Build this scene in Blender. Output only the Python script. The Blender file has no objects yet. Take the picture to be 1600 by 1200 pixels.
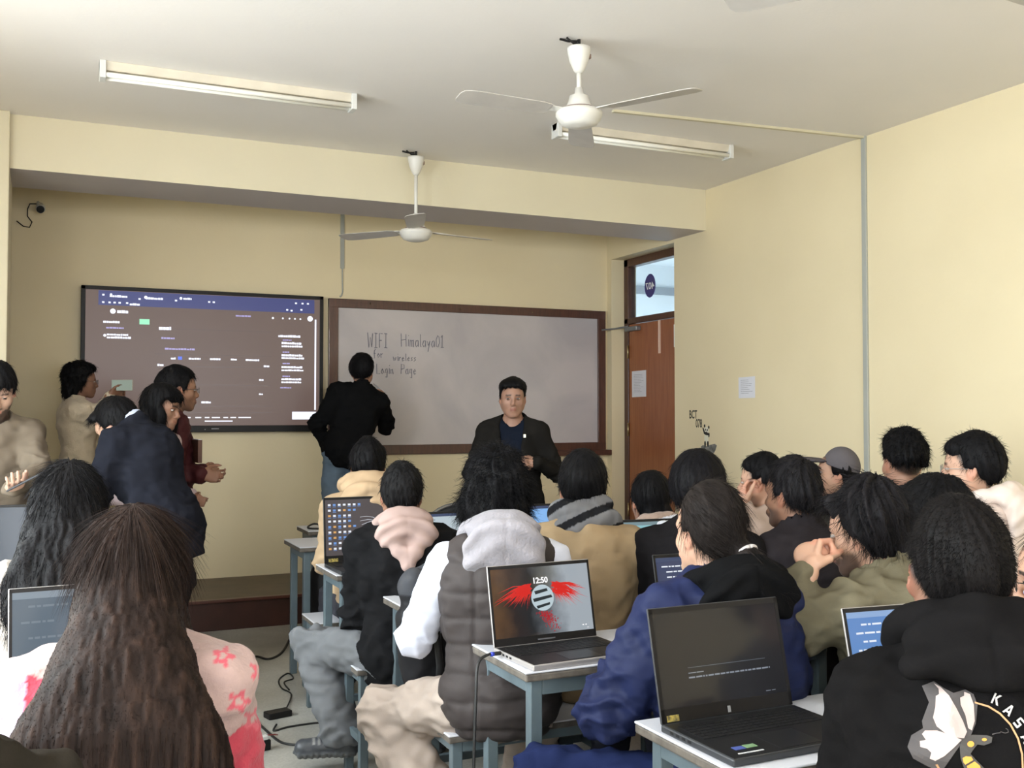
import bpy, math, random
import numpy as np
from mathutils import Vector, Matrix, Euler
random.seed(7)
rng = np.random.default_rng(11)
SC = bpy.context.scene
COL = SC.collection
# ---------------------------------------------------------------- camera
CAM_H, FPX, YAW, PITCH = 1.461, 1600.0, 0.4298, 0.0291
cam_data = bpy.data.cameras.new('camera'); cam_data.sensor_width = 36.0
cam_data.lens = 36.0 * FPX / 1600.0; cam_data.clip_start = 0.05
cam = bpy.data.objects.new('camera', cam_data); COL.objects.link(cam)
cam.location = (0, 0, CAM_H)
cam.rotation_euler = (math.pi / 2 + PITCH, 0, -YAW)
SC.camera = cam
_cp, _sp, _cy, _sy = math.cos(PITCH), math.sin(PITCH), math.cos(YAW), math.sin(YAW)
FWD = np.array([_sy * _cp, _cy * _cp, _sp]); RGT = np.array([_cy, -_sy, 0.0]); UPV = np.cross(RGT, FWD)
def at(px, py, t):
    """world point seen at photo pixel (px,py), t metres in front of the lens"""
    return np.array([0, 0, CAM_H]) + t * (FWD + (px - 800) / FPX * RGT - (py - 600) / FPX * UPV)
# ---------------------------------------------------------------- world, sun, window light, exposure
SC.view_settings.view_transform = 'Standard'; SC.view_settings.look = 'None'
SC.view_settings.gamma = 1.0; SC.view_settings.exposure = EXPOSURE = 0.10
SC.cycles.use_denoising = True
SC.cycles.max_bounces = 8; SC.cycles.diffuse_bounces = 5; SC.cycles.glossy_bounces = 4
SC.cycles.transmission_bounces = 6; SC.cycles.transparent_max_bounces = 8
SC.cycles.sample_clamp_indirect = 6.0; SC.cycles.caustics_reflective = False; SC.cycles.caustics_refractive = False
W_ = bpy.data.worlds.new('world'); SC.world = W_; W_.use_nodes = True
_nt = W_.node_tree; _nt.nodes.clear()
_o = _nt.nodes.new('ShaderNodeOutputWorld'); _b = _nt.nodes.new('ShaderNodeBackground')
_s = _nt.nodes.new('ShaderNodeTexSky'); _s.sky_type = 'HOSEK_WILKIE'; _s.turbidity = 4.0; _s.ground_albedo = 0.45
_s.sun_direction = Vector((-0.72, -0.1, 0.68)).normalized()
_b.inputs['Strength'].default_value = 0.9
_nt.links.new(_s.outputs[0], _b.inputs[0]); _nt.links.new(_b.outputs[0], _o.inputs[0])
def area_light(name, loc, direction, sx, sy, power, color):
    l = bpy.data.lights.new(name, 'AREA'); l.shape = 'RECTANGLE'; l.size = sx; l.size_y = sy
    l.energy = power; l.color = color
    o = bpy.data.objects.new(name, l); COL.objects.link(o); o.location = loc
    o.rotation_euler = Vector(direction).to_track_quat('-Z', 'Y').to_euler(); return o
RXO = 4.934; BACK_Y = -3.6
LX = -1.25      # left (window) wall
# daylight entering through the four windows of the left wall (a light in each opening, facing into the room)
WIN = [(-3.0, -1.5), (-0.9, 0.7), (1.4, 2.9), (3.4, 4.9)]
WZ0, WZ1 = 0.95, 2.75
for i_, (ya, yb) in enumerate(WIN):
    area_light('window_daylight', (LX - 0.32, (ya + yb) / 2, (WZ0 + WZ1) / 2), (1, (.3, .25, .15, -.2)[i_], -0.50), yb - ya, WZ1 - WZ0, (125, 100, 225, 125)[i_], (0.92, 0.97, 1.0))
BWX0, BWX1 = -0.4, 3.6      # opening added in the unseen back wall so fill light reaches the front
area_light('back_fill_light', ((BWX0 + BWX1) / 2, BACK_Y - .12, (WZ0 + WZ1) / 2), (0, 1, -0.25), BWX1 - BWX0, WZ1 - WZ0, 195, (0.95, 0.97, 1.0))
sun = bpy.data.lights.new('sun', 'SUN'); sun.energy = 52.0; sun.angle = 0.01; sun.color = (1.0, 0.95, 0.86)
sun_o = bpy.data.objects.new('sun', sun); COL.objects.link(sun_o)
sun_o.rotation_euler = Vector((0.50, 0.1, -0.80)).to_track_quat('-Z', 'Y').to_euler()
# daylight in the corridor beyond the door
area_light('corridor_daylight', (RXO + 0.08, 9.15, 1.7), (1, 0.1, 0.1), 1.6, 2.4, 60, (0.9, 0.97, 1.0))

# ---------------------------------------------------------------- materials
MATS = {}
def _new(name):
    m = bpy.data.materials.new(name); m.use_nodes = True
    return m, m.node_tree, m.node_tree.nodes['Principled BSDF']
def mat(name, color, rough=0.6, metal=0.0, spec=0.5, noise=0.0, nscale=8.0, bump=0.0, bscale=60.0, color2=None, stretch=None, sheen=0.0, coat=0.0):
    """principled material with a procedural mottling of its own colour and a fine bump"""
    if name in MATS: return MATS[name]
    m, nt, b = _new(name); MATS[name] = m
    b.inputs['Roughness'].default_value = rough; b.inputs['Metallic'].default_value = metal
    b.inputs['Specular IOR Level'].default_value = spec
    if sheen: b.inputs['Sheen Weight'].default_value = sheen
    if coat: b.inputs['Coat Weight'].default_value = coat
    tc = nt.nodes.new('ShaderNodeTexCoord'); mp = nt.nodes.new('ShaderNodeMapping')
    nt.links.new(tc.outputs['Object'], mp.inputs[0])
    if stretch: mp.inputs['Scale'].default_value = stretch
    n = nt.nodes.new('ShaderNodeTexNoise'); n.inputs['Scale'].default_value = nscale; n.inputs['Detail'].default_value = 5
    nt.links.new(mp.outputs[0], n.inputs['Vector'])
    r = nt.nodes.new('ShaderNodeValToRGB')
    c2 = color2 if color2 else tuple(c * (1 - noise) for c in color)
    r.color_ramp.elements[0].position = 0.3; r.color_ramp.elements[1].position = 0.7
    r.color_ramp.elements[0].color = (*c2, 1); r.color_ramp.elements[1].color = (*color, 1)
    nt.links.new(n.outputs[0], r.inputs[0]); nt.links.new(r.outputs[0], b.inputs['Base Color'])
    if bump:
        n2 = nt.nodes.new('ShaderNodeTexNoise'); n2.inputs['Scale'].default_value = bscale; n2.inputs['Detail'].default_value = 4
        nt.links.new(mp.outputs[0], n2.inputs['Vector'])
        bp = nt.nodes.new('ShaderNodeBump'); bp.inputs['Strength'].default_value = bump; bp.inputs['Distance'].default_value = 0.004
        nt.links.new(n2.outputs[0], bp.inputs['Height']); nt.links.new(bp.outputs[0], b.inputs['Normal'])
    return m
def vmat(name, rough=0.85, spec=0.3, bump=0.3, bscale=220.0, sheen=0.0, sss=0.0, stretch=None, var=0.12, vscale=18.0, aniso=0.0):
    """principled material whose colour comes from the mesh attribute Col, lightly mottled"""
    if name in MATS: return MATS[name]
    m, nt, b = _new(name); MATS[name] = m
    b.inputs['Roughness'].default_value = rough; b.inputs['Specular IOR Level'].default_value = spec
    if sheen:
        b.inputs['Sheen Weight'].default_value = sheen; b.inputs['Sheen Roughness'].default_value = 0.5
    if sss:
        b.inputs['Subsurface Weight'].default_value = sss; b.inputs['Subsurface Radius'].default_value = (0.012, 0.005, 0.003)
        b.inputs['Subsurface Scale'].default_value = 1.0
    at_ = nt.nodes.new('ShaderNodeAttribute'); at_.attribute_name = 'Col'
    tc = nt.nodes.new('ShaderNodeTexCoord'); mp = nt.nodes.new('ShaderNodeMapping')
    nt.links.new(tc.outputs['Object'], mp.inputs[0])
    if stretch: mp.inputs['Scale'].default_value = stretch
    n = nt.nodes.new('ShaderNodeTexNoise'); n.inputs['Scale'].default_value = vscale; n.inputs['Detail'].default_value = 4
    nt.links.new(mp.outputs[0], n.inputs['Vector'])
    mr = nt.nodes.new('ShaderNodeMapRange'); mr.inputs['To Min'].default_value = 1 - var; mr.inputs['To Max'].default_value = 1 + var
    nt.links.new(n.outputs[0], mr.inputs[0])
    mx = nt.nodes.new('ShaderNodeVectorMath'); mx.operation = 'SCALE'
    nt.links.new(at_.outputs['Color'], mx.inputs[0]); nt.links.new(mr.outputs[0], mx.inputs['Scale'])
    nt.links.new(mx.outputs[0], b.inputs['Base Color'])
    if bump:
        n2 = nt.nodes.new('ShaderNodeTexNoise'); n2.inputs['Scale'].default_value = bscale; n2.inputs['Detail'].default_value = 3
        nt.links.new(mp.outputs[0], n2.inputs['Vector'])
        bp = nt.nodes.new('ShaderNodeBump'); bp.inputs['Strength'].default_value = bump; bp.inputs['Distance'].default_value = 0.003
        nt.links.new(n2.outputs[0], bp.inputs['Height']); nt.links.new(bp.outputs[0], b.inputs['Normal'])
    return m
def emit_mat(name, color, strength, base=(0.01, 0.01, 0.01), rough=0.25):
    if name in MATS: return MATS[name]
    m, nt, b = _new(name); MATS[name] = m; b.inputs['Specular IOR Level'].default_value = 0.28
    b.inputs['Base Color'].default_value = (*base, 1); b.inputs['Roughness'].default_value = rough
    b.inputs['Emission Color'].default_value = (*color, 1); b.inputs['Emission Strength'].default_value = strength
    return m

# ---------------------------------------------------------------- mesh helpers
class MB:
    def __init__(s): s.v = []; s.f = []
    def add(s, vs, fs):
        o = len(s.v); s.v += [tuple(map(float, v)) for v in vs]; s.f += [tuple(i + o for i in f) for f in fs]; return s
    def box(s, x0, x1, y0, y1, z0, z1, M=None):
        vs = [(x, y, z) for x in (x0, x1) for y in (y0, y1) for z in (z0, z1)]
        if M is not None: vs = [tuple(M @ Vector(v)) for v in vs]
        return s.add(vs, [(0, 1, 3, 2), (4, 6, 7, 5), (0, 4, 5, 1), (2, 3, 7, 6), (0, 2, 6, 4), (1, 5, 7, 3)])
    def tube(s, pts, r, n=8, caps=True):
        P = np.array(pts, float); m = len(P)
        R = np.full(m, r) if np.isscalar(r) else np.array(r, float)
        T = np.gradient(P, axis=0); T /= np.linalg.norm(T, axis=1)[:, None] + 1e-12
        a = np.array([0, 0, 1.0]) if abs(T[0][2]) < 0.9 else np.array([1.0, 0, 0])
        vs = []
        for i in range(m):
            a = a - T[i] * (a @ T[i]); a /= np.linalg.norm(a) + 1e-12
            b = np.cross(T[i], a)
            for k in range(n):
                w = 2 * math.pi * k / n; vs.append(P[i] + R[i] * (math.cos(w) * a + math.sin(w) * b))
        fs = [(i * n + k, i * n + (k + 1) % n, (i + 1) * n + (k + 1) % n, (i + 1) * n + k) for i in range(m - 1) for k in range(n)]
        if caps: fs += [tuple(range(n))[::-1], tuple((m - 1) * n + k for k in range(n))]
        return s.add(vs, fs)
    def lathe(s, prof, n=32, M=None, c=(0, 0, 0)):
        vs = []
        for (r, z) in prof:
            for k in range(n):
                w = 2 * math.pi * k / n; v = Vector((c[0] + r * math.cos(w), c[1] + r * math.sin(w), c[2] + z))
                vs.append(tuple(M @ v) if M is not None else tuple(v))
        m = len(prof)
        fs = [(i * n + k, i * n + (k + 1) % n, (i + 1) * n + (k + 1) % n, (i + 1) * n + k) for i in range(m - 1) for k in range(n)]
        fs += [tuple(range(n))[::-1], tuple((m - 1) * n + k for k in range(n))]
        return s.add(vs, fs)
    def poly(s, pts2, M, th=0.001):
        """a thin extruded outline: pts2 in the plane (x,y) of the frame M, thickness th along its z"""
        n = len(pts2)
        vs = [tuple(M @ Vector((x, y, z))) for z in (0, th) for (x, y) in pts2]
        fs = [tuple(range(n))[::-1], tuple(range(n, 2 * n))] + [(k, (k + 1) % n, n + (k + 1) % n, n + k) for k in range(n)]
        return s.add(vs, fs)
    def build(s, name, m, parent=None, bevel=0.0, smooth=False, loc=None, seg=2):
        me = bpy.data.meshes.new(name); me.from_pydata(s.v, [], s.f); me.update()
        o = bpy.data.objects.new(name, me); COL.objects.link(o)
        for mm in (m if isinstance(m, (list, tuple)) else [m]): me.materials.append(mm)
        if smooth:
            me.polygons.foreach_set('use_smooth', [True] * len(me.polygons))
        import bmesh
        bm = bmesh.new(); bm.from_mesh(me); bmesh.ops.recalc_face_normals(bm, faces=bm.faces); bm.to_mesh(me); bm.free()
        if bevel:
            md = o.modifiers.new('bevel', 'BEVEL'); md.width = bevel; md.segments = seg; md.limit_method = 'ANGLE'
        if parent is not None: o.parent = parent
        if loc is not None: o.location = loc
        return o
def tag(o, label=None, cat=None, group=None, kind=None):
    if label: o['label'] = label
    if cat: o['category'] = cat
    if group: o['group'] = group
    if kind: o['kind'] = kind
    return o
def empty(name, loc=(0, 0, 0), rz=0.0, **k):
    o = bpy.data.objects.new(name, None); COL.objects.link(o); o.location = tuple(map(float, loc)); o.rotation_euler = (0, 0, rz)
    o.empty_display_size = 0.1
    return tag(o, **k)
def struct(o): o['kind'] = 'structure'; return o
def text_mesh(name, body, size, m, M, parent=None, ext=0.0006, align='LEFT', sx=1.0, bold=0.0):
    """lettering as a real thin mesh"""
    cu = bpy.data.curves.new(name, 'FONT'); cu.body = body; cu.size = size; cu.extrude = ext; cu.align_x = align; cu.offset = bold
    cu.resolution_u = 3
    tmp = bpy.data.objects.new('tmp_text', cu); COL.objects.link(tmp)
    dg = bpy.context.evaluated_depsgraph_get(); dg.update()
    me = bpy.data.meshes.new_from_object(tmp.evaluated_get(dg)); me.name = name
    bpy.data.objects.remove(tmp); bpy.data.curves.remove(cu)
    me.transform(M @ Matrix.Diagonal((sx, 1, 1, 1))); me.materials.clear(); me.materials.append(m)
    o = bpy.data.objects.new(name, me); COL.objects.link(o)
    if parent is not None: o.parent = parent
    return o
def frame(o, x, y):
    """4x4 with origin o, axes x,y (z = x cross y)"""
    x = Vector(x).normalized(); y = Vector(y).normalized(); z = x.cross(y)
    M = Matrix.Identity(4)
    for i in range(3): M[i][0], M[i][1], M[i][2], M[i][3] = x[i], y[i], z[i], o[i]
    return M
# ================================================================= ROOM
RX, WY, BY0, BY1, CH, BZ = 4.674, 8.115, 6.576, 7.12, 3.202, 2.885
BACK = -3.6
def wall_mat(name, c1, c2):
    m, nt, b = _new(name); b.inputs['Roughness'].default_value = 0.55; b.inputs['Specular IOR Level'].default_value = 0.35
    tc = nt.nodes.new('ShaderNodeTexCoord')
    n = nt.nodes.new('ShaderNodeTexNoise'); n.inputs['Scale'].default_value = 1.3; n.inputs['Detail'].default_value = 6
    r = nt.nodes.new('ShaderNodeValToRGB'); r.color_ramp.elements[0].position = 0.35; r.color_ramp.elements[1].position = 0.65
    r.color_ramp.elements[0].color = (*c2, 1); r.color_ramp.elements[1].color = (*c1, 1)
    n2 = nt.nodes.new('ShaderNodeTexNoise'); n2.inputs['Scale'].default_value = 45; n2.inputs['Detail'].default_value = 5
    bp = nt.nodes.new('ShaderNodeBump'); bp.inputs['Strength'].default_value = 0.15; bp.inputs['Distance'].default_value = 0.004
    nt.links.new(tc.outputs['Object'], n.inputs[0]); nt.links.new(tc.outputs['Object'], n2.inputs[0])
    nt.links.new(n.outputs[0], r.inputs[0]); nt.links.new(r.outputs[0], b.inputs['Base Color'])
    nt.links.new(n2.outputs[0], bp.inputs['Height']); nt.links.new(bp.outputs[0], b.inputs['Normal'])
    return m
M_WALL = wall_mat('cream_wall_paint', (0.74, 0.64, 0.435), (0.71, 0.61, 0.41))
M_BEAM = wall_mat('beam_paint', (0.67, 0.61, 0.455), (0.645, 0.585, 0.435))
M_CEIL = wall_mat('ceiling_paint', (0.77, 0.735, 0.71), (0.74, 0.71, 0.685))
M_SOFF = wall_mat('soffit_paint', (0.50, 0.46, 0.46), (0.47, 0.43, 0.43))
M_WHITE = mat('corridor_white', (0.75, 0.80, 0.84), 0.7)
M_WOODF = mat('dark_frame_wood', (0.085, 0.030, 0.018), 0.38, noise=0.35, nscale=6, stretch=(12, 12, 1.5), bump=0.15, bscale=30, coat=0.2)
M_DOOR = mat('door_veneer', (0.33, 0.115, 0.045), 0.33, color2=(0.25, 0.08, 0.03), nscale=3, stretch=(14, 14, 1.1), bump=0.05, bscale=20)
# floor with faint grey terrazzo tiles
m, nt, b = _new('grey_terrazzo'); M_FLOOR = m
b.inputs['Roughness'].default_value = 0.28
tc = nt.nodes.new('ShaderNodeTexCoord'); n = nt.nodes.new('ShaderNodeTexNoise'); n.inputs['Scale'].default_value = 2.0; n.inputs['Detail'].default_value = 8
r = nt.nodes.new('ShaderNodeValToRGB'); r.color_ramp.elements[0].color = (0.30, 0.29, 0.26, 1); r.color_ramp.elements[1].color = (0.52, 0.51, 0.47, 1)
r.color_ramp.elements[0].position = 0.3; r.color_ramp.elements[1].position = 0.68
v = nt.nodes.new('ShaderNodeTexVoronoi'); v.inputs['Scale'].default_value = 90
mx = nt.nodes.new('ShaderNodeMixRGB'); mx.blend_type = 'MULTIPLY'; mx.inputs[0].default_value = 0.25
nt.links.new(tc.outputs['Object'], n.inputs[0]); nt.links.new(tc.outputs['Object'], v.inputs[0]); nt.links.new(n.outputs[0], r.inputs[0])
nt.links.new(r.outputs[0], mx.inputs[1]); nt.links.new(v.outputs['Distance'], mx.inputs[2]); nt.links.new(mx.outputs[0], b.inputs['Base Color'])

struct(MB().box(LX - 0.35, RX + 0.3, BACK - 0.2, WY + 0.2, -0.15, 0).build('floor', M_FLOOR))
struct(MB().box(LX - 0.35, RX + 0.3, BACK - 0.2, WY + 0.2, CH, CH + 0.15).build('ceiling', M_CEIL))
struct(MB().box(LX - 0.35, RX + 0.3, WY, WY + 0.2, 0, CH).build('wall_front', M_WALL))
w = MB(); w.box(LX - .35, BWX0, BACK - .2, BACK, 0, CH); w.box(BWX1, RX + .3, BACK - .2, BACK, 0, CH); w.box(BWX0, BWX1, BACK - .2, BACK, 0, WZ0); w.box(BWX0, BWX1, BACK - .2, BACK, WZ1, CH)
struct(w.build('wall_back', M_WALL))
DY0, DY1, DZ = 7.02, 8.035, 2.86     # door opening in the right wall
w = MB(); T = RX + 0.26
w.box(RX, T, BACK, DY0, 0, CH); w.box(RX, T, DY1, WY + 0.1, 0, CH); w.box(RX, T, DY0, DY1, DZ, CH)
struct(w.build('wall_right', M_WALL))
w = MB(); xa, xb = LX - 0.35, LX
ys = [BACK] + [y for p in WIN for y in p] + [WY]
for i in range(0, len(ys), 2): w.box(xa, xb, ys[i], ys[i + 1], 0, CH)
for (a, c) in WIN: w.box(xa, xb, a, c, 0, WZ0); w.box(xa, xb, a, c, WZ1, CH)
struct(w.build('wall_left', M_WALL))
M_ALU = mat('window_aluminium', (0.55, 0.56, 0.57), 0.4, metal=0.8)
m, nt, b = _new('window_glass'); M_GLASS = m
nt.nodes.remove(b); g = nt.nodes.new('ShaderNodeBsdfTransparent'); gl = nt.nodes.new('ShaderNodeBsdfGlossy'); gl.inputs['Roughness'].default_value = 0.03
fr = nt.nodes.new('ShaderNodeFresnel'); fr.inputs['IOR'].default_value = 1.45; ms = nt.nodes.new('ShaderNodeMixShader')
ge = nt.nodes.new('ShaderNodeNewGeometry'); iv = nt.nodes.new('ShaderNodeMath'); iv.operation = 'SUBTRACT'; iv.inputs[0].default_value = 1.0; nt.links.new(ge.outputs['Backfacing'], iv.inputs[1])
ml = nt.nodes.new('ShaderNodeMath'); ml.operation = 'MULTIPLY'; nt.links.new(iv.outputs[0], ml.inputs[0]); nt.links.new(fr.outputs[0], ml.inputs[1]); nt.links.new(ml.outputs[0], ms.inputs[0]); nt.links.new(g.outputs[0], ms.inputs[1]); nt.links.new(gl.outputs[0], ms.inputs[2])
nt.links.new(ms.outputs[0], nt.nodes['Material Output'].inputs[0]); g.inputs[0].default_value = (0.93, 0.96, 0.96, 1)
for i, (a, c) in enumerate(WIN):
    w = MB(); x0, x1 = LX - 0.2, LX - 0.15
    for (p, q, r_, s_) in ((a, c, WZ0, WZ0 + .05), (a, c, WZ1 - .05, WZ1), (a, a + .05, WZ0, WZ1), (c - .05, c, WZ0, WZ1), ((a + c) / 2 - .025, (a + c) / 2 + .025, WZ0, WZ1), (a, c, 2.1, 2.15)):
        w.box(x0, x1, p, q, r_, s_)
    fo = struct(w.build('window_%d' % (i + 1), M_ALU, bevel=0.004))
    MB().box(x0 + .02, x0 + .026, a + .04, c - .04, WZ0 + .04, WZ1 - .04).build('pane', M_GLASS, fo)
# beam across the room, pillar at its left end, raised platform
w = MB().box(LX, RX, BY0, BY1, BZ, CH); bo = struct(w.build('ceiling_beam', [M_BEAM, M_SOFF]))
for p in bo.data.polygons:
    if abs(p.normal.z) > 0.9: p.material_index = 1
struct(MB().box(LX, -0.19, BY0 - 0.07, BY1, 0, CH).build('pillar', M_BEAM, bevel=0.006))
PLY, PLZ = 7.139, 0.203
M_PLT = mat('platform_top', (0.12, 0.085, 0.055), 0.5, noise=0.3, nscale=5, bump=0.1)
M_PLR = mat('platform_riser', (0.055, 0.017, 0.011), 0.5, noise=0.4, nscale=5, bump=0.1)
w = MB().box(LX, RX, PLY, WY, 0, PLZ); po = struct(w.build('platform', [M_PLR, M_PLT]))
for p in po.data.polygons:
    if p.normal.z > 0.9: p.material_index = 1
struct(MB().box(LX, RX, PLY - 0.02, PLY + 0.03, PLZ - 0.015, PLZ + 0.006).build('trim_1', mat('platform_nosing', (0.09, 0.03, 0.02), 0.35), bevel=0.004))
# ---- door in the right wall: frame, transom pane, mullion, leaf
FX0, FX1 = RX + 0.13, RX + 0.21
w = MB(); w.box(FX0, FX1, DY1 - 0.07, DY1, 0, DZ); w.box(FX0, FX1, DY0, DY0 + 0.07, 0, DZ); w.box(FX0, FX1, DY0, DY1, DZ - 0.07, DZ); w.box(FX0, FX1, DY0, DY1, 2.27, 2.325)
df = struct(w.build('door_1', M_WOODF, bevel=0.006))
MB().box(RX + 0.165, RX + 0.171, DY0 + 0.06, DY1 - 0.06, 2.32, DZ - 0.06).build('transom_pane', M_GLASS, df)
M_NUM = mat('number_disc_blue', (0.035, 0.03, 0.20), 0.4)
Mst = frame((RX + 0.163, 7.64, 2.585), (0, 1, 0), (0, 0, 1))    # faces away into the corridor; we see its back
dsc = MB().poly([(0.088 * math.cos(k * math.pi / 24), 0.104 * math.sin(k * math.pi / 24)) for k in range(48)], frame((RX + 0.160, 7.64, 2.585), (0, 1, 0), (0, 0, 1)), 0.001)
dso = dsc.build('number_disc', M_NUM, df)
text_mesh('number', '407', 0.085, mat('number_white', (0.85, 0.87, 0.92), 0.5), frame((RX + 0.159, 7.64, 2.555), (0, 1, 0), (0, 0, 1)), dso, align='CENTER', sx=1.1, bold=0.001)
lf = MB().box(FX0 + 0.01, FX0 + 0.05, DY0 + 0.075, DY1 - 0.075, PLZ * 0, 2.265).build('door_leaf', M_DOOR, df, bevel=0.003)
w = MB()
for z in (0.6, 1.32, 2.02): w.tube([(FX0 - 0.002, DY1 - 0.072, z - 0.06), (FX0 - 0.002, DY1 - 0.072, z + 0.06)], 0.008)
w.build('hinge', mat('brass', (0.45, 0.36, 0.2), 0.4, metal=0.9), df, smooth=True)
w = MB().box(FX0 - 0.045, FX0 + 0.008, DY1 - 0.28, DY1 - 0.08, 2.20, 2.24)
cl_ = w.build('door_closer', mat('closer_grey', (0.25, 0.26, 0.27), 0.4, metal=0.6), df, bevel=0.006)
MB().tube([(FX0 - 0.03, DY1 - 0.12, 2.245), (RX + 0.03, DY1 - 0.02, 2.23), (RX - 0.10, DY1 + 0.0, 2.215)], 0.008).build('arm', MATS['closer_grey'], cl_)
MB().box(FX0 - 0.002, FX0 + 0.012, 7.44, 7.463, 1.98, 2.265).build('edge_strip', mat('pale_worn_edge', (0.75, 0.55, 0.45), 0.5), df)
MB().box(FX0 + 0.0, FX0 + 0.012, 7.16, 7.225, 2.02, 2.21).build('gap_strip', mat('lit_gap', (0.85, 0.88, 0.9), 0.5), df)  # pale strip, the light of a gap by the leaf put into its colour
M_PAPER = mat('paper', (0.70, 0.70, 0.76), 0.7, noise=0.05)
M_INK = mat('ink_grey', (0.22, 0.22, 0.27), 0.7)
# corridor beyond
w = MB(); cx0, cx1 = T, RX + 2.2
w.box(cx1, cx1 + 0.1, 5, 10.2, 0, CH); w.box(T, cx1, 4.9, 5, 0, CH); w.box(T - .06, cx1 + .1, 10.2, 10.3, 0, CH); w.box(T, cx1, 5, 10.2, CH, CH + .1); w.box(T, cx1, 5, 10.2, -.1, 0)
w.box(T - 0.06, T, WY + 0.1, 10.2, 0, CH)
struct(w.build('wall_corridor', M_WHITE))
struct(MB().box(T, cx1, 10.17, 10.2, 2.86, 2.95).build('trim_2', mat('corridor_rail', (0.30, 0.33, 0.37), 0.6)))

# ================================================================= THINGS ON THE WALLS
def text_lines(mb, M, x0, y0, wdt, lines, pitch, th=0.003, seed=0, fill=(0.55, 1.0)):
    r = random.Random(seed)
    for k in range(lines):
        x = x0; end = x0 + wdt * r.uniform(*fill)
        while x < end:
            l = r.uniform(0.03, 0.12) * wdt
            mb.poly([(x, y0 - k * pitch), (min(x + l, end), y0 - k * pitch), (min(x + l, end), y0 - k * pitch - th), (x, y0 - k * pitch - th)][::-1], M, 0.0004)
            x += l + 0.02 * wdt
def notice(name, M, wd, ht, label, lines, seed):
    t = empty(name, M.translation, label=label, cat='notice')
    Mi = Matrix.Translation(-M.translation) @ M
    MB().poly([(0, 0), (wd, 0.002), (wd + .001, ht), (-0.001, ht - 0.003)], Mi, 0.0012).build('sheet', M_PAPER, t)
    mb = MB(); text_lines(mb, Mi @ Matrix.Translation((0, 0, 0.0014)), wd * .14, ht * .85, wd * .72, lines, ht * .7 / lines, 0.0025, seed)
    mb.build('writing', M_INK, t); return t
notice('paper_notice', frame((RX - 0.001, 6.175, 1.575), (0, -1, 0), (0, 0, 1)), 0.19, 0.157, 'small white printed sheet taped to the bare right wall', 8, 3)
notice('paper_notice', frame((FX0 + 0.009, 7.91, 1.61), (0, -1, 0), (0, 0, 1)), 0.235, 0.235, 'white printed sheet pasted on the brown door leaf', 12, 5)
M_PBLK = mat('black_wall_paint', (0.02, 0.02, 0.02), 0.7)
Mw = frame((RX - 0.0006, 6.815, 1.425), (0, -1, 0), (0, 0, 1))
ld = text_mesh('painted_lettering', 'BCT', 0.092, M_PBLK, Mw, sx=0.62, bold=0.0012); tag(ld, 'black painted letters BCT low on the right wall near the door', 'lettering')
ld = text_mesh('painted_lettering', '078', 0.092, M_PBLK, frame((RX - 0.0006, 6.727, 1.355), (0, -1, 0), (0, 0, 1)), sx=0.62, bold=0.0012); tag(ld, 'black painted digits 078 on the right wall above the panda', 'lettering')
# painted panda standing on a rock (flat paint on the wall)
Mp = frame((RX - 0.0006, 6.585, 1.21), (0, -1, 0), (0, 0, 1))
pd = empty('panda_painting', (RX, 6.585, 1.21), label='small black and white panda painted standing on a grey rock on the right wall', cat='wall painting')
Mp2 = Matrix.Translation((-RX, -6.585, -1.21)) @ Mp
def blob(cx, cy, rx, ry, a=0, n=20): 
    ca, sa = math.cos(a), math.sin(a)
    return [(cx + rx * math.cos(k * 2 * math.pi / n) * ca - ry * math.sin(k * 2 * math.pi / n) * sa, cy + rx * math.cos(k * 2 * math.pi / n) * sa + ry * math.sin(k * 2 * math.pi / n) * ca) for k in range(n)]
M_PWHT = mat('white_wall_paint', (0.72, 0.70, 0.58), 0.7)
w = MB(); w.poly(blob(0.002, 0.125, 0.030, 0.026), Mp2, .0004); w.poly(blob(0.0, 0.062, 0.028, 0.040), Mp2, .0004); w.build('white_fur', M_PWHT, pd)
w = MB(); Mp3 = Mp2 @ Matrix.Translation((0, 0, .0005))
for bl in (blob(-0.022, 0.157, .010, .013), blob(0.032, 0.147, .010, .013), blob(-0.008, 0.127, .006, .009, .4), blob(0.014, 0.125, .006, .009, -.4), blob(0.003, 0.112, .004, .003),
           blob(0.0, 0.098, .036, .012, -.15), blob(-0.034, 0.122, .009, .028, .5), blob(0.034, .088, .009, .018, -.1), blob(-0.017, .018, .011, .024), blob(0.02, .018, .011, .024)):
    w.poly(bl, Mp3, .0004)
w.build('black_fur', M_PBLK, pd)
w = MB().poly([(-.075, -.005), (-.045, .008), (0, 0), (.045, .012), (.11, .022), (.135, .010), (.115, -.03), (.085, -.06), (.05, -.078), (.02, -.055), (-.03, -.04), (-.06, -.025)][::-1], Mp2, .0003)
w.build('rock', mat('grey_wall_paint', (0.30, 0.29, 0.27), 0.8, color2=(0.06, 0.06, 0.06), nscale=22), pd)
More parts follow.
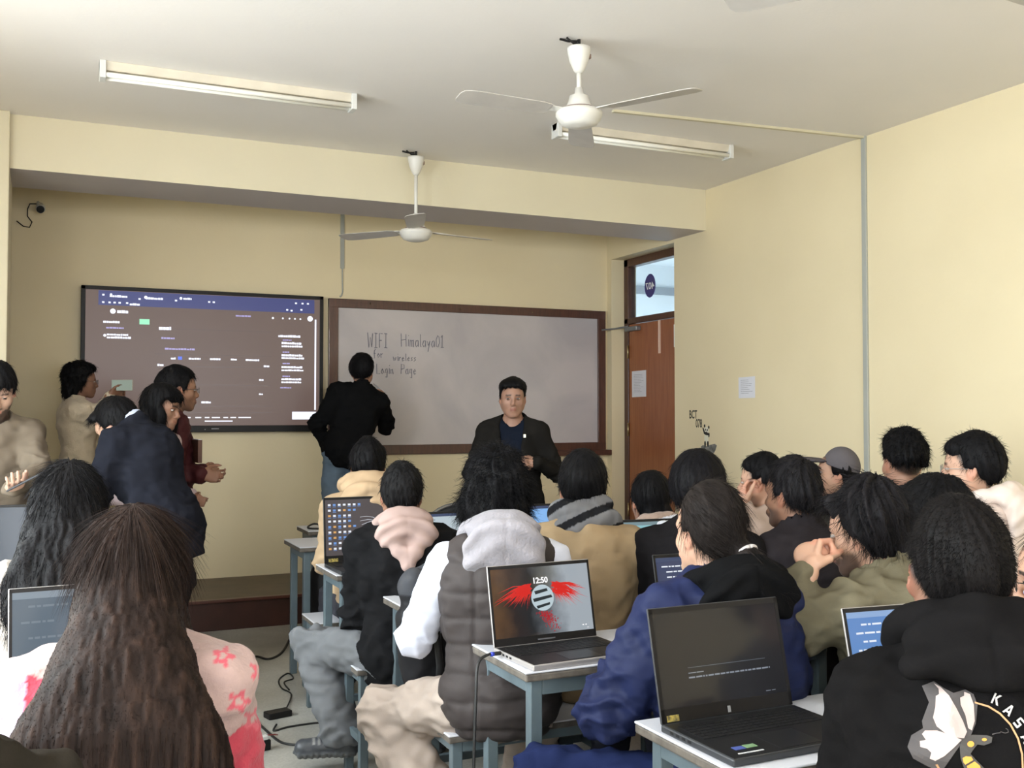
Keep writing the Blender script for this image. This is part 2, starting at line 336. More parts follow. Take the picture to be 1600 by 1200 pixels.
# cable ducts
M_DUCT = mat('duct_cream', (0.55, 0.50, 0.36), 0.5); M_DUCTG = mat('duct_grey', (0.36, 0.37, 0.34), 0.5)
o = MB().box(RX - 0.016, RX, 4.862, 4.90, 0.9, CH).build('wall_conduit', M_DUCTG, bevel=0.003); tag(o, 'straight grey cable duct running down the right wall', 'cable duct')
o = MB().add([(2.95, 5.035, CH - .014), (2.95, 5.06, CH - .014), (RX, 4.868, CH - .014), (RX, 4.895, CH - .014), (2.95, 5.035, CH), (2.95, 5.06, CH), (RX, 4.868, CH), (RX, 4.895, CH)],
             [(0, 2, 3, 1), (4, 5, 7, 6), (0, 4, 6, 2), (1, 3, 7, 5), (0, 1, 5, 4), (2, 6, 7, 3)]).build('ceiling_conduit', M_DUCT); tag(o, 'thin cream cable duct along the ceiling behind the middle fan', 'cable duct')
w = MB().box(2.185, 2.215, WY - 0.014, WY, 2.64, 3.1); w.tube([(2.2, WY - .008, 2.64), (2.203, WY - .008, 2.45), (2.195, WY - .008, 2.42), (2.18, WY - .008, 2.41)], 0.006, 6)
tag(w.build('wall_conduit', M_DUCTG), 'short cable duct on the front wall above the whiteboard corner', 'cable duct')
# ---- whiteboard
M_WB, nt, b = _new('whiteboard_surface'); b.inputs['Roughness'].default_value = 0.22
tc = nt.nodes.new('ShaderNodeTexCoord'); n = nt.nodes.new('ShaderNodeTexNoise'); n.inputs['Scale'].default_value = 1.6; n.inputs['Detail'].default_value = 6; n.inputs['Distortion'].default_value = 0.6
r = nt.nodes.new('ShaderNodeValToRGB'); r.color_ramp.elements[0].position = .38; r.color_ramp.elements[1].position = .62
r.color_ramp.elements[0].color = (.42, .39, .41, 1); r.color_ramp.elements[1].color = (.50, .46, .47, 1)
nt.links.new(tc.outputs['Object'], n.inputs[0]); nt.links.new(n.outputs[0], r.inputs[0]); nt.links.new(r.outputs[0], b.inputs['Base Color'])
wb = empty('whiteboard', (3.36, WY, 1.12), label='wide whiteboard in a dark wooden frame with wifi notes written on it', cat='whiteboard')
def wbp(mb, name, m, par=wb, **k):
    o = mb.build(name, m, par, **k); o.location = (-3.36, -WY, -1.12); return o
X0, X1, Z0, Z1 = 2.085, 4.64, 1.125, 2.392
w = MB(); w.box(X0, X0 + .078, WY - .035, WY, Z0, Z1); w.box(X1 - .08, X1, WY - .035, WY, Z0, Z1); w.box(X0, X1, WY - .036, WY, Z1 - .072, Z1); w.box(X0, X1, WY - .036, WY, Z0, Z0 + .08)
wbp(w, 'board_frame', M_WOODF, bevel=0.004)
wbp(MB().box(X0 + .05, X1 - .05, WY - .02, WY - .005, Z0 + .05, Z1 - .05), 'writing_surface', M_WB)
wbp(MB().box(X1 - .65, RX - .004, WY - .09, WY - .0, Z0 - .035, Z0 + .012), 'marker_ledge', M_WOODF, bevel=0.004)
w = MB()
for (x, z) in ((2.43, Z1 - .03), (3.22, Z1 - .04), (3.9, Z1 - .04)): w.lathe([(0.007, 0), (0.007, 0.004)], 10, frame((x, WY - .036, z), (1, 0, 0), (0, 0, -1)).to_4x4() @ Matrix.Rotation(0, 4, 'X'))
wbp(w, 'screw', MATS['brass'])
M_MARK = mat('marker_ink', (0.13, 0.13, 0.17), 0.6)
# handwriting as pen strokes (each letter a few strokes, slightly irregular)
GL = {'W': [[(0, 1), (.12, 0), (.3, .7), (.48, 0), (.6, 1)]], 'I': [[(.05, 1), (.4, 1)], [(.22, 1), (.22, 0)], [(.02, 0), (.42, 0)]], 'F': [[(.05, 0), (.05, 1), (.45, 1)], [(.05, .5), (.35, .52)]],
      'H': [[(0, 1), (0, 0)], [(0, .5), (.5, .55)], [(.5, 1), (.5, 0)]], 'i': [[(.1, .6), (.1, 0)], [(.1, .85), (.12, .9)]], 'm': [[(0, 0), (0, .55), (.05, .45), (.2, .55), (.2, 0)], [(.2, .45), (.36, .55), (.38, 0)]],
      'a': [[(.3, .5), (.1, .5), (.02, .2), (.12, 0), (.3, .15), (.3, .5), (.33, 0)]], 'l': [[(.08, 1), (.08, .05), (.15, 0)]], 'y': [[(0, .5), (.12, .1), (.3, .5)], [(.3, .5), (.1, -.4)]],
      '0': [[(.2, .95), (.02, .6), (.05, .1), (.25, 0), (.4, .4), (.35, .85), (.2, .95)]], '1': [[(.0, .8), (.15, 1), (.15, 0)], [(0, 0), (.3, 0)]], 'L': [[(.0, 1), (.0, 0), (.4, 0)]],
      'o': [[(.15, .5), (0, .25), (.12, 0), (.3, .2), (.15, .5)]], 'g': [[(.3, .5), (.08, .5), (.05, .1), (.3, .15), (.3, .5), (.28, -.35), (.05, -.3)]], 'n': [[(0, .5), (0, 0)], [(0, .35), (.2, .5), (.28, 0)]],
      'P': [[(0, 0), (0, 1), (.35, .9), (.35, .55), (0, .5)]], 'e': [[(.02, .27), (.3, .3), (.2, .5), (.03, .3), (.1, 0), (.3, .06)]], 's': [[(.28, .5), (.05, .42), (.26, .15), (.02, 0)]],
      'w': [[(0, .5), (.1, 0), (.2, .4), (.3, 0), (.4, .5)]], 'r': [[(0, .5), (0, 0)], [(0, .35), (.22, .5)]], 't': [[(.12, .9), (.12, 0), (.25, 0)], [(0, .55), (.28, .55)]], 'f': [[(.3, .95), (.12, .85), (.12, -.1)], [(0, .5), (.28, .5)]], ' ': []}
def scrawl(mb, s, x, z, h, th, sx=1.0, slant=0.0, seed=1):
    r = random.Random(seed)
    for ch in s:
        g = GL.get(ch, []); wd = max([p[0] for st in g for p in st] or [.3])
        for st in g:
            pts = [(x + (px + slant * pz + r.uniform(-.02, .02)) * h * sx, WY - .0205, z + (pz + r.uniform(-.03, .03)) * h) for px, pz in st]
            mb.tube(pts, th, 5)
        x += (wd + .16) * h * sx
    return x
w = MB()
scrawl(w, 'WIFI', 2.412, 2.005, .118, .0034, .60); scrawl(w, 'Himalaya01', 2.70, 2.02, .105, .003, .78)
scrawl(w, 'for', 2.46, 1.922, .07, .003); scrawl(w, 'wireless', 2.63, 1.90, .062, .003, 1.0); scrawl(w, 'Login', 2.49, 1.79, .080, .003, .85); scrawl(w, 'Page', 2.70, 1.79, .085, .003, .85)
wbp(w, 'handwriting', M_MARK)
# ---- television
tv = empty('television', (1.14, WY, 1.32), label='large black wall television showing a dark web page', cat='television')
def tvp(mb, name, m, par=tv, **k):
    o = mb.build(name, m, par, **k)
    if par is tv: o.location = (-1.14, -WY, -1.32)
    return o
TX0, TX1, TZ0, TZ1 = 0.245, 2.030, 1.322, 2.397; TY = WY - 0.07
M_BLKP = mat('black_plastic', (0.010, 0.009, 0.009), 0.45, spec=.25)
w = MB(); w.box(TX0, TX1, TY, WY - .02, TZ0, TZ1)
body = tvp(w, 'casing', M_BLKP, bevel=0.006)
w = MB(); w.box(TX0, TX0 + .03, TY - .008, TY, TZ0, TZ1); w.box(TX1 - .03, TX1, TY - .008, TY, TZ0, TZ1); w.box(TX0, TX1, TY - .008, TY, TZ1 - .028, TZ1); w.box(TX0, TX1, TY - .008, TY, TZ0, TZ0 + .05)
tvp(w, 'bezel', M_BLKP, bevel=0.003)
SX0, SX1, SZ0, SZ1 = TX0 + .03, TX1 - .03, TZ0 + .05, TZ1 - .028
M_TVS = emit_mat('tv_screen_page', (0.15, 0.095, 0.08), 0.75, base=(0.05, 0.05, 0.052), rough=0.30)
scr = tvp(MB().box(SX0, SX1, TY - .004, TY + .001, SZ0, SZ1), 'screen', M_TVS)
SW, SH = SX1 - SX0, SZ1 - SZ0
def S(u, v, d=.0045): return Vector((SX0 + u * SW, TY - d, SZ1 - v * SH))
def srect(mb, u0, v0, u1, v1, d=.0045):
    a, c = S(u0, v0, d), S(u1, v1, d); mb.box(a.x, c.x, a.y, a.y + .0006, c.z, a.z)
E1 = emit_mat('screen_blue_bar', (0.10, 0.12, 0.38), 0.5); E2 = emit_mat('screen_white', (0.85, 0.88, 1.0), 1.3); E3 = emit_mat('screen_green', (0.30, 0.85, 0.50), 1.1)
E4 = emit_mat('screen_lilac', (0.45, 0.40, 0.75), 0.9); E5 = emit_mat('screen_blue', (0.10, 0.18, 0.85), 1.0); E6 = emit_mat('screen_line', (0.16, 0.13, 0.13), 0.9)
def scp(mb, name, m): o = mb.build(name, m, scr); return o
w = MB(); srect(w, .05, .004, .975, .112, .0042); scp(w, 'tab_bar', E1)
w = MB(); rr = random.Random(4)
def word(mb, u, v, wd, h, d=.0052):   # a blurred word: short bars
    x = u
    while x < u + wd - .004:
        l = rr.uniform(.006, .016); hh = h * rr.uniform(.75, 1.0)
        srect(mb, x, v + (h - hh), min(x + l, u + wd), v + h, d); x += l + .0015
for (u, v, wd) in ((.095, .035, .07), (.24, .04, .07), (.395, .03, .035), (.175, .09, .045)): word(w, u, v, wd, .016)
for (u, v) in ((.065, .03), (.21, .05), (.36, .05), (.5, .05), (.52, .05), (.065, .085), (.09, .085), (.11, .085), (.13, .085), (.16, .085), (.885, .03), (.915, .03), (.94, .03), (.845, .085), (.865, .09), (.91, .08)):
    srect(w, u, v, u + .009, v + .012, .0052)
for (u, v, wd, h) in ((.125, .145, .045, .022), (.07, .225, .065, .018), (.295, .255, .05, .026), (.29, .535, .025, .018), (.81, .29, .10, .018), (.825, .345, .09, .018), (.825, .37, .095, .016), (.825, .44, .095, .018), (.825, .465, .105, .014),
                      (.825, .535, .095, .016), (.825, .56, .10, .014), (.825, .63, .09, .016), (.825, .655, .09, .014), (.085, .32, .085, .014), (.085, .34, .10, .016), (.345, .485, .02, .016), (.42, .485, .05, .014), (.51, .485, .045, .014), (.60, .485, .03, .014), (.665, .485, .06, .016), (.745, .53, .025, .016), (.725, .64, .02, .014), (.725, .75, .02, .014), (.475, .815, .04, .016)):
    word(w, u, v, wd, h)
for k, (u0, u1) in enumerate(((.41, .43), (.45, .475), (.49, .51), (.52, .555), (.57, .59), (.60, .625), (.635, .69))): srect(w, u0, .935, u1, .943, .0052)
srect(w, .49, .962, .61, .970, .0052); srect(w, .875, .895, .985, .955, .0052)
for (cu_, cv_, cr_) in ((.108, .155, .011), (.955, .155, .0125), (.077, .335, .006), (.24, .042, .007), (.385, .038, .006), (.1, .033, .005), (.785, .16, .005), (.83, .16, .004), (.86, .16, .004), (.885, .16, .004), (.91, .16, .004)):
    c_ = S(cu_, cv_, .0052); w.poly([(cr_ * SW * math.cos(k * math.pi / 12), cr_ * SW * math.sin(k * math.pi / 12)) for k in range(24)], frame(c_, (1, 0, 0), (0, 0, 1)), .0005)
srect(w, .977, .16, .984, .88, .0052)
scp(w, 'page_text', E2)
w = MB(); srect(w, .215, .205, .256, .245, .0048); scp(w, 'page_button', E3)
w = MB()
for (u, v, wd, h) in ((.082, .272, .07, .012), (.305, .335, .055, .014), (.32, .415, .125, .014), (.30, .60, .12, .014), (.30, .64, .06, .012), (.305, .69, .05, .012), (.62, .145, .07, .014), (.83, .325, .04, .01), (.83, .42, .035, .01), (.83, .51, .035, .01), (.83, .61, .035, .01), (.82, .7, .05, .01)): word(w, u, v, wd, h)
scp(w, 'page_small_text', E4)
w = MB(); srect(w, .375, .478, .392, .502, .0048); srect(w, .4, .6, .44, .615, .0048); scp(w, 'page_blue_tag', E5)
w = MB()
for v_ in (.27, .46, .55, .69, .85, .9): srect(w, .28, v_, .78, v_ + .003, .0044)
scp(w, 'page_rule', E6)
w = MB(); word(w, .0, .0, .0, .0)
lg = MB(); a_ = Vector((1.17, TY - .0085, TZ0 + .022)); lg.box(a_.x, a_.x + .055, a_.y, a_.y + .001, a_.z, a_.z + .007); lg.box(1.12, 1.126, a_.y, a_.y + .001, a_.z - .006, a_.z + .002)
tvp(lg, 'maker_mark', mat('mark_grey', (.25, .25, .26), .4))

# ---- security camera with its cable
sc_ = empty('security_camera', (-0.03, WY - 0.1, 2.93), label='small white security camera with loose cable in the upper left corner', cat='security camera')
w = MB().lathe([(0.0, -.05), (0.03, -.05), (0.032, .03), (0.028, .055), (0, .055)], 20, Matrix.Rotation(math.radians(110), 4, 'X'))
w.build('camera_body', mat('white_plastic', (.62, .62, .60), .4), sc_, smooth=True)
w = MB().lathe([(0.0, 0), (0.026, 0), (0.026, .01), (0, .012)], 20, Matrix.Translation((0, -.052, -.018)) @ Matrix.Rotation(math.radians(110), 4, 'X'))
w.build('lens', M_BLKP, sc_)
MB().tube([(-.02, .02, .02), (-.015, .05, .05), (-.02, .09, .05)], .009).build('bracket', MATS['white_plastic'], sc_, smooth=True)
MB().tube([(-.02, .09, .045), (-.07, .085, .04), (-.085, .085, 0), (-.085, .085, -.05), (-.055, .085, -.09), (-.07, .085, -.13), (-.11, .085, -.125), (-.155, .085, -.09)], .004, 6).build('cable', M_BLKP, sc_, smooth=True)

# ---- tube lights
M_FIX = mat('fixture_cream', (.62, .56, .46), .45, noise=.15); M_TUBE = mat('tube_glass', (.82, .80, .74), .25)
def tube_light(x0, x1, y, label):
    t = empty('tube_light', ((x0 + x1) / 2, y, CH), label=label, cat='tube light', group='unlit fluorescent lights on the ceiling')
    h = (x1 - x0) / 2
    MB().add([(-h, -.035, 0), (-h, .035, 0), (-h, .022, -.045), (-h, -.022, -.045), (h, -.035, 0), (h, .035, 0), (h, .022, -.045), (h, -.022, -.045)], [(0, 1, 2, 3), (7, 6, 5, 4), (0, 3, 7, 4), (1, 5, 6, 2), (3, 2, 6, 7), (0, 4, 5, 1)]).build('housing', M_FIX, t, bevel=.003)
    for sy in (-.028, .028):
        MB().tube([(-h + .02, sy, -.068), (h - .02, sy, -.068)], .013, 14).build('tube', M_TUBE, t, smooth=True)
    for sx in (-1, 1):
        MB().box(min(sx * h, sx * (h - .03)), max(sx * h, sx * (h - .03)), -.045, .045, -.088, -.0).build('end_cap', MATS['white_plastic'], t, bevel=.004)
    return t
tube_light(0.235, 1.535, 5.41, 'long unlit twin tube light on the ceiling at the upper left')
tube_light(2.77, 4.05, 5.43, 'long unlit twin tube light behind the middle ceiling fan')

# ---- ceiling fans
M_FANW = mat('fan_white', (.66, .64, .60), .35); M_FANB = mat('fan_blade', (.50, .47, .44), .4, noise=.15, nscale=10); M_FANM = mat('fan_trim', (.20, .13, .11), .4)
def fan(x, y, hubz, angles, label, L=.60, tilt=0.0):
    t = empty('ceiling_fan', (x, y, CH), label=label, cat='ceiling fan', group='white three-blade ceiling fans')
    d = hubz - CH
    MB().lathe([(0, -.035), (.055, -.04), (.055, -.052), (.045, -.10), (.026, -.145), (.014, -.16), (0, -.16)], 28).build('canopy', M_FANW, t, smooth=True)
    w = MB().tube([(0, 0, 0), (0, 0, -.05)], .008, 8); w.tube([(-.01, 0, -.01), (-.05, .01, -.012), (-.09, .02, -.004)], .006, 6); w.tube([(0, 0, -.02), (-.04, -.02, -.03), (-.07, -.01, -.004)], .005, 6)
    w.build('hook_and_wires', M_BLKP, t)
    MB().box(.046, .056, -.016, .016, -.085, -.065).build('canopy_badge', M_FANM, t)
    MB().tube([(0, 0, -.13), (0, 0, d + .07)], .0115, 14).build('rod', M_FANW, t, smooth=True)
    MB().lathe([(0, .13), (.018, .13), (.022, .10), (.045, .09), (.052, .06), (.066, .035), (.07, .03), (.098, .022), (.108, .012), (.108, -.004), (.102, -.01), (.100, -.022), (.09, -.028), (.085, -.04), (.05, -.052), (0, -.055)], 40, None, (0, 0, d)).build('motor', M_FANW, t, smooth=True)
    MB().lathe([(.0, .026), (.074, .026), (.074, .034), (0, .034)], 36, None, (0, 0, d)).build('motor_band', M_FANM, t)
    for a in angles:
        Mr = Matrix.Translation((0, 0, d + .012)) @ Matrix.Rotation(a, 4, 'Z') @ Matrix.Rotation(math.radians(9), 4, 'X')
        prof = [(.155, .045), (.20, .056), (.35, .062), (.50, .067), (.56, .066), (.595, .055), (.605, .03)]
        pts = [(r * L / .6, wd) for r, wd in prof] + [(r * L / .6, -wd) for r, wd in prof[::-1]]
        bo = MB().poly(pts, Mr, .004).build('blade', M_FANB, t, bevel=.001, seg=1)
        MB().poly([(.08, .018), (.17, .028), (.24, .022), (.24, -.022), (.17, -.028), (.08, -.018)], Mr @ Matrix.Translation((0, 0, .0045)), .004).build('blade_bracket', M_FANW, bo)
    return t
_v = lambda a: -YAW + math.radians(a)
fan(2.249, 4.159, 2.845, [_v(85), _v(205), _v(-35)], 'white ceiling fan in front of the right tube light')
fan(2.233, 6.40, 2.655, [_v(-85), _v(155), _v(35)], 'white ceiling fan hanging before the beam over the whiteboard', L=.58)
fan(2.35, 2.20, 2.775, [_v(150), _v(30), _v(-90)], 'ceiling fan with only one blade tip showing at the top edge')
# ================================================================= SOFT-BODY MODELLING (distance fields meshed with surface nets)
def V3(*a): return np.array(a, float)
def unit(v): v = np.asarray(v, float); return v / (np.linalg.norm(v) + 1e-12)
class Field:
    def __init__(s, lo, hi, h, fine=()):
        """fine: list of (centre, half extents, cell) boxes meshed finer"""
        s.ax = []
        for k in range(3):
            c = [lo[k]]; x = lo[k]
            while x < hi[k]:
                st = h
                for (ce, he, hh) in fine:
                    if ce[k] - he[k] <= x <= ce[k] + he[k]: st = min(st, hh)
                x += st; c.append(x)
            s.ax.append(np.array(c, np.float32))
        s.h = h; s.F = np.full([len(a) for a in s.ax], 1.0, np.float32)
    def _sl(s, lo, hi):
        r = []
        for k in range(3):
            i = np.searchsorted(s.ax[k], lo[k]) - 1; j = np.searchsorted(s.ax[k], hi[k]) + 1
            i = max(0, i); j = min(len(s.ax[k]), j)
            if j - i < 2: return None
            r.append(slice(i, j))
        return tuple(r)
    def _pts(s, sl): return (s.ax[0][sl[0]][:, None, None], s.ax[1][sl[1]][None, :, None], s.ax[2][sl[2]][None, None, :])
    def _mix(s, sl, d, k, op):
        a = s.F[sl]
        if op == 'add':
            if k > 0: h = np.maximum(k - np.abs(a - d), 0) / k; r = np.minimum(a, d) - h * h * k * .25
            else: r = np.minimum(a, d)
        else:           # sub / cut : max(a, -d) or max(a, d)
            dd = -d if op == 'sub' else d
            if k > 0: h = np.maximum(k - np.abs(a - dd), 0) / k; r = np.maximum(a, dd) + h * h * k * .25
            else: r = np.maximum(a, dd)
        s.F[sl] = r
    def cone(s, a, b, ra, rb, k=.02, sq=None, op='add'):
        a = np.asarray(a, float); b = np.asarray(b, float); m = max(ra, rb) * (sq[1] if sq and sq[1] > 1 else 1) + k + 3 * s.h
        sl = s._sl(np.minimum(a, b) - m, np.maximum(a, b) + m)
        if sl is None: return s
        X, Y, Z = s._pts(sl); ba = b - a; L2 = max(ba @ ba, 1e-9)
        px, py, pz = X - a[0], Y - a[1], Z - a[2]
        t = np.clip((px * ba[0] + py * ba[1] + pz * ba[2]) / L2, 0, 1)
        qx, qy, qz = px - t * ba[0], py - t * ba[1], pz - t * ba[2]
        f = 1.0
        if sq:
            u, sc_ = sq; u = unit(u); q = qx * u[0] + qy * u[1] + qz * u[2]; w = 1 / sc_ - 1
            qx, qy, qz = qx + w * q * u[0], qy + w * q * u[1], qz + w * q * u[2]; f = min(1, sc_)
        d = (np.sqrt(qx * qx + qy * qy + qz * qz) - (ra + (rb - ra) * t)) * f
        s._mix(sl, d, k, op); return s
    def ell(s, c, r, R=None, k=.02, op='add'):
        c = np.asarray(c, float); r = np.asarray(r, float); m = r.max() + k + 3 * s.h
        sl = s._sl(c - m, c + m)
        if sl is None: return s
        X, Y, Z = s._pts(sl); X, Y, Z = X - c[0], Y - c[1], Z - c[2]
        if R is not None: X, Y, Z = (R[0][k_] * X + R[1][k_] * Y + R[2][k_] * Z for k_ in range(3))
        k0 = np.sqrt((X / r[0]) ** 2 + (Y / r[1]) ** 2 + (Z / r[2]) ** 2); k1 = np.sqrt((X / r[0] ** 2) ** 2 + (Y / r[1] ** 2) ** 2 + (Z / r[2] ** 2) ** 2)
        s._mix(sl, k0 * (k0 - 1) / np.maximum(k1, 1e-6), k, op); return s
    def fn(s, f, k=.01, op='cut', lo=None, hi=None):
        """combine with f(X,Y,Z) (broadcast arrays)"""
        sl = s._sl(lo, hi) if lo is not None else (slice(None),) * 3
        if sl is None: return s
        X, Y, Z = s._pts(sl); s._mix(sl, f(X, Y, Z).astype(np.float32), k, op); return s
    def mesh(s):
        F = s.F; ins = F < 0
        n = np.array(F.shape)
        # active cells
        c = ins[:-1, :-1, :-1].astype(np.int8)
        tot = sum(ins[i:n[0] - 1 + i, j:n[1] - 1 + j, k:n[2] - 1 + k].astype(np.int8) for i in (0, 1) for j in (0, 1) for k in (0, 1))
        act = (tot > 0) & (tot < 8)
        I, J, K = np.nonzero(act)
        idx = np.full(act.shape, -1, np.int64); idx[I, J, K] = np.arange(len(I))
        P = np.zeros((len(I), 3)); C = np.zeros(len(I))
        base = np.stack([s.ax[0][I], s.ax[1][J], s.ax[2][K]], 1)
        step = np.stack([s.ax[0][I + 1] - s.ax[0][I], s.ax[1][J + 1] - s.ax[1][J], s.ax[2][K + 1] - s.ax[2][K]], 1)
        for axn in range(3):
            o = [a for a in range(3) if a != axn]
            for u in (0, 1):
                for v in (0, 1):
                    d0 = [0, 0, 0]; d0[o[0]] = u; d0[o[1]] = v; d1 = list(d0); d1[axn] = 1
                    f0 = F[I + d0[0], J + d0[1], K + d0[2]]; f1 = F[I + d1[0], J + d1[1], K + d1[2]]
                    m = (f0 < 0) != (f1 < 0); t = np.zeros(len(I)); t[m] = f0[m] / (f0[m] - f1[m])
                    q = np.tile(np.array(d0, float), (len(I), 1)); q[:, axn] = t
                    P[m] += q[m]; C[m] += 1
        V = base + step * (P / np.maximum(C, 1)[:, None])
        Q = []
        for axn in range(3):
            o = [a for a in range(3) if a != axn]
            lo = [0, 0, 0]; lo[o[0]] = 1; lo[o[1]] = 1
            sl0 = tuple(slice(l, None if a != axn else -1) for a, l in enumerate(lo)); sl0 = tuple(slice(lo[a], (n[a] - 1)) for a in range(3))
            A = ins[sl0]; up = list(sl0); up[axn] = slice(sl0[axn].start + 1, sl0[axn].stop + 1); Bm = ins[tuple(up)]
            e = A != Bm; i, j, k = np.nonzero(e); sg = A[i, j, k]
            g = np.stack([i + lo[0], j + lo[1], k + lo[2]], 1)
            def cell(du, dv):
                h = g.copy(); h[:, o[0]] -= du; h[:, o[1]] -= dv; return idx[h[:, 0], h[:, 1], h[:, 2]]
            q = np.stack([cell(0, 0), cell(1, 0), cell(1, 1), cell(0, 1)], 1)
            flip = ~sg if axn != 1 else sg
            q[flip] = q[flip][:, ::-1]
            q = q[(q >= 0).all(1)]; Q.append(q)
        return V, np.concatenate(Q)
def vnormals(V, Q):
    n = np.cross(V[Q[:, 2]] - V[Q[:, 0]], V[Q[:, 3]] - V[Q[:, 1]]); N = np.zeros_like(V)
    for k in range(4): np.add.at(N, Q[:, k], n)
    return N / (np.linalg.norm(N, axis=1)[:, None] + 1e-12)
_tab = np.random.default_rng(5).random(4096).astype(np.float32)
def vnoise(P, scale=1.0, seed=0):
    """smooth value noise, about -1..1"""
    Q = np.asarray(P, float) * scale + seed * 17.13; i = np.floor(Q).astype(np.int64); f = Q - i; f = f * f * (3 - 2 * f); r = 0
    for a in (0, 1):
        for b in (0, 1):
            for c in (0, 1):
                h = ((i[:, 0] + a) * 73856093 ^ (i[:, 1] + b) * 19349663 ^ (i[:, 2] + c) * 83492791) & 4095
                w = (f[:, 0] if a else 1 - f[:, 0]) * (f[:, 1] if b else 1 - f[:, 1]) * (f[:, 2] if c else 1 - f[:, 2]); r = r + w * _tab[h]
    return r * 2 - 1
def np_mesh(name, V, Q, m, parent=None, col=None, smooth=True, tris=None):
    me = bpy.data.meshes.new(name)
    nq = len(Q); nt_ = 0 if tris is None else len(tris)
    loops = np.concatenate([Q.ravel(), (tris.ravel() if nt_ else np.zeros(0, int))]).astype(np.int32)
    me.vertices.add(len(V)); me.vertices.foreach_set('co', np.ascontiguousarray(V, np.float32).ravel())
    me.loops.add(len(loops)); me.loops.foreach_set('vertex_index', loops)
    me.polygons.add(nq + nt_)
    ls = np.concatenate([np.arange(nq) * 4, nq * 4 + np.arange(nt_) * 3]).astype(np.int32)
    me.polygons.foreach_set('loop_start', ls)
    me.update(calc_edges=True); me.validate()
    if smooth: me.polygons.foreach_set('use_smooth', [True] * len(me.polygons))
    me.materials.append(m)
    if col is not None:
        a = me.color_attributes.new('Col', 'FLOAT_COLOR', 'POINT')
        c = np.ones((len(V), 4), np.float32); c[:, :3] = col; a.data.foreach_set('color', c.ravel())
    o = bpy.data.objects.new(name, me); COL.objects.link(o)
    if parent is not None: o.parent = parent
    return o
def rotm(yaw=0, pitch=0, roll=0):
    """columns = right, forward, up of a frame turned by yaw (left +), pitch (up +), roll (to the right +)"""
    return np.array((Matrix.Rotation(yaw, 3, 'Z') @ Matrix.Rotation(pitch, 3, 'X') @ Matrix.Rotation(roll, 3, 'Y')))
def ik(a, c, l1, l2, pole):
    a = np.asarray(a, float); c = np.asarray(c, float); d = c - a; L = np.linalg.norm(d); u = d / (L + 1e-9)
    if L > (l1 + l2) * .985: L = (l1 + l2) * .985; c = a + u * L
    x = (l1 * l1 - l2 * l2 + L * L) / (2 * L); h = math.sqrt(max(l1 * l1 - x * x, 0)); p = np.asarray(pole, float); p = unit(p - u * (p @ u))
    return a + u * x + p * h, c
def smooth01(x, a, b): t = np.clip((x - a) / (b - a), 0, 1); return t * t * (3 - 2 * t)
def strands(starts, dirs, lens, width, grav=0.0, curl=0.0, seed=0, nseg=4, push=None):
    """thin tapering three-sided hairs; starts,dirs (n,3)"""
    r = np.random.default_rng(seed); n = len(starts); P = starts.copy(); D = dirs / (np.linalg.norm(dirs, axis=1)[:, None] + 1e-9)
    W_ = np.broadcast_to(np.asarray(width, float), (n,)); lens = np.broadcast_to(np.asarray(lens, float), (n,)); rings = []
    ph = r.random(n) * 6.28; side0 = np.cross(D, r.normal(size=(n, 3))); side0 /= np.linalg.norm(side0, axis=1)[:, None] + 1e-9
    for k in range(nseg + 1):
        t = k / nseg; s1 = side0 - D * (side0 * D).sum(1)[:, None]; s1 /= np.linalg.norm(s1, axis=1)[:, None] + 1e-9; s2 = np.cross(D, s1)
        w = W_ * (1 - .85 * t)
        for a in range(3):
            an = a * 2.0944; rings.append(P + (w * math.cos(an))[:, None] * s1 + (w * math.sin(an))[:, None] * s2)
        st = lens / nseg
        D = D + V3(0, 0, -1) * grav / nseg + curl * (np.cos(ph + t * 9)[:, None] * side0 + np.sin(ph + t * 9)[:, None] * s2) / nseg
        if push is not None: D = D + push(P, D) / nseg
        D /= np.linalg.norm(D, axis=1)[:, None] + 1e-9
        P = P + D * st[:, None]
    R = np.stack(rings, 1)      # n, 3*(nseg+1), 3
    V = R.reshape(-1, 3); base = (np.arange(n) * 3 * (nseg + 1))[:, None]; Q = []
    for k in range(nseg):
        for a in range(3):
            b = (a + 1) % 3; Q.append(base + np.array([[k * 3 + a, k * 3 + b, k * 3 + 3 + b, k * 3 + 3 + a]]))
    return V, np.concatenate(Q)
def join(parts):
    V = []; Q = []; o = 0
    for v, q in parts: V.append(v); Q.append(q + o); o += len(v)
    return np.concatenate(V), np.concatenate(Q)
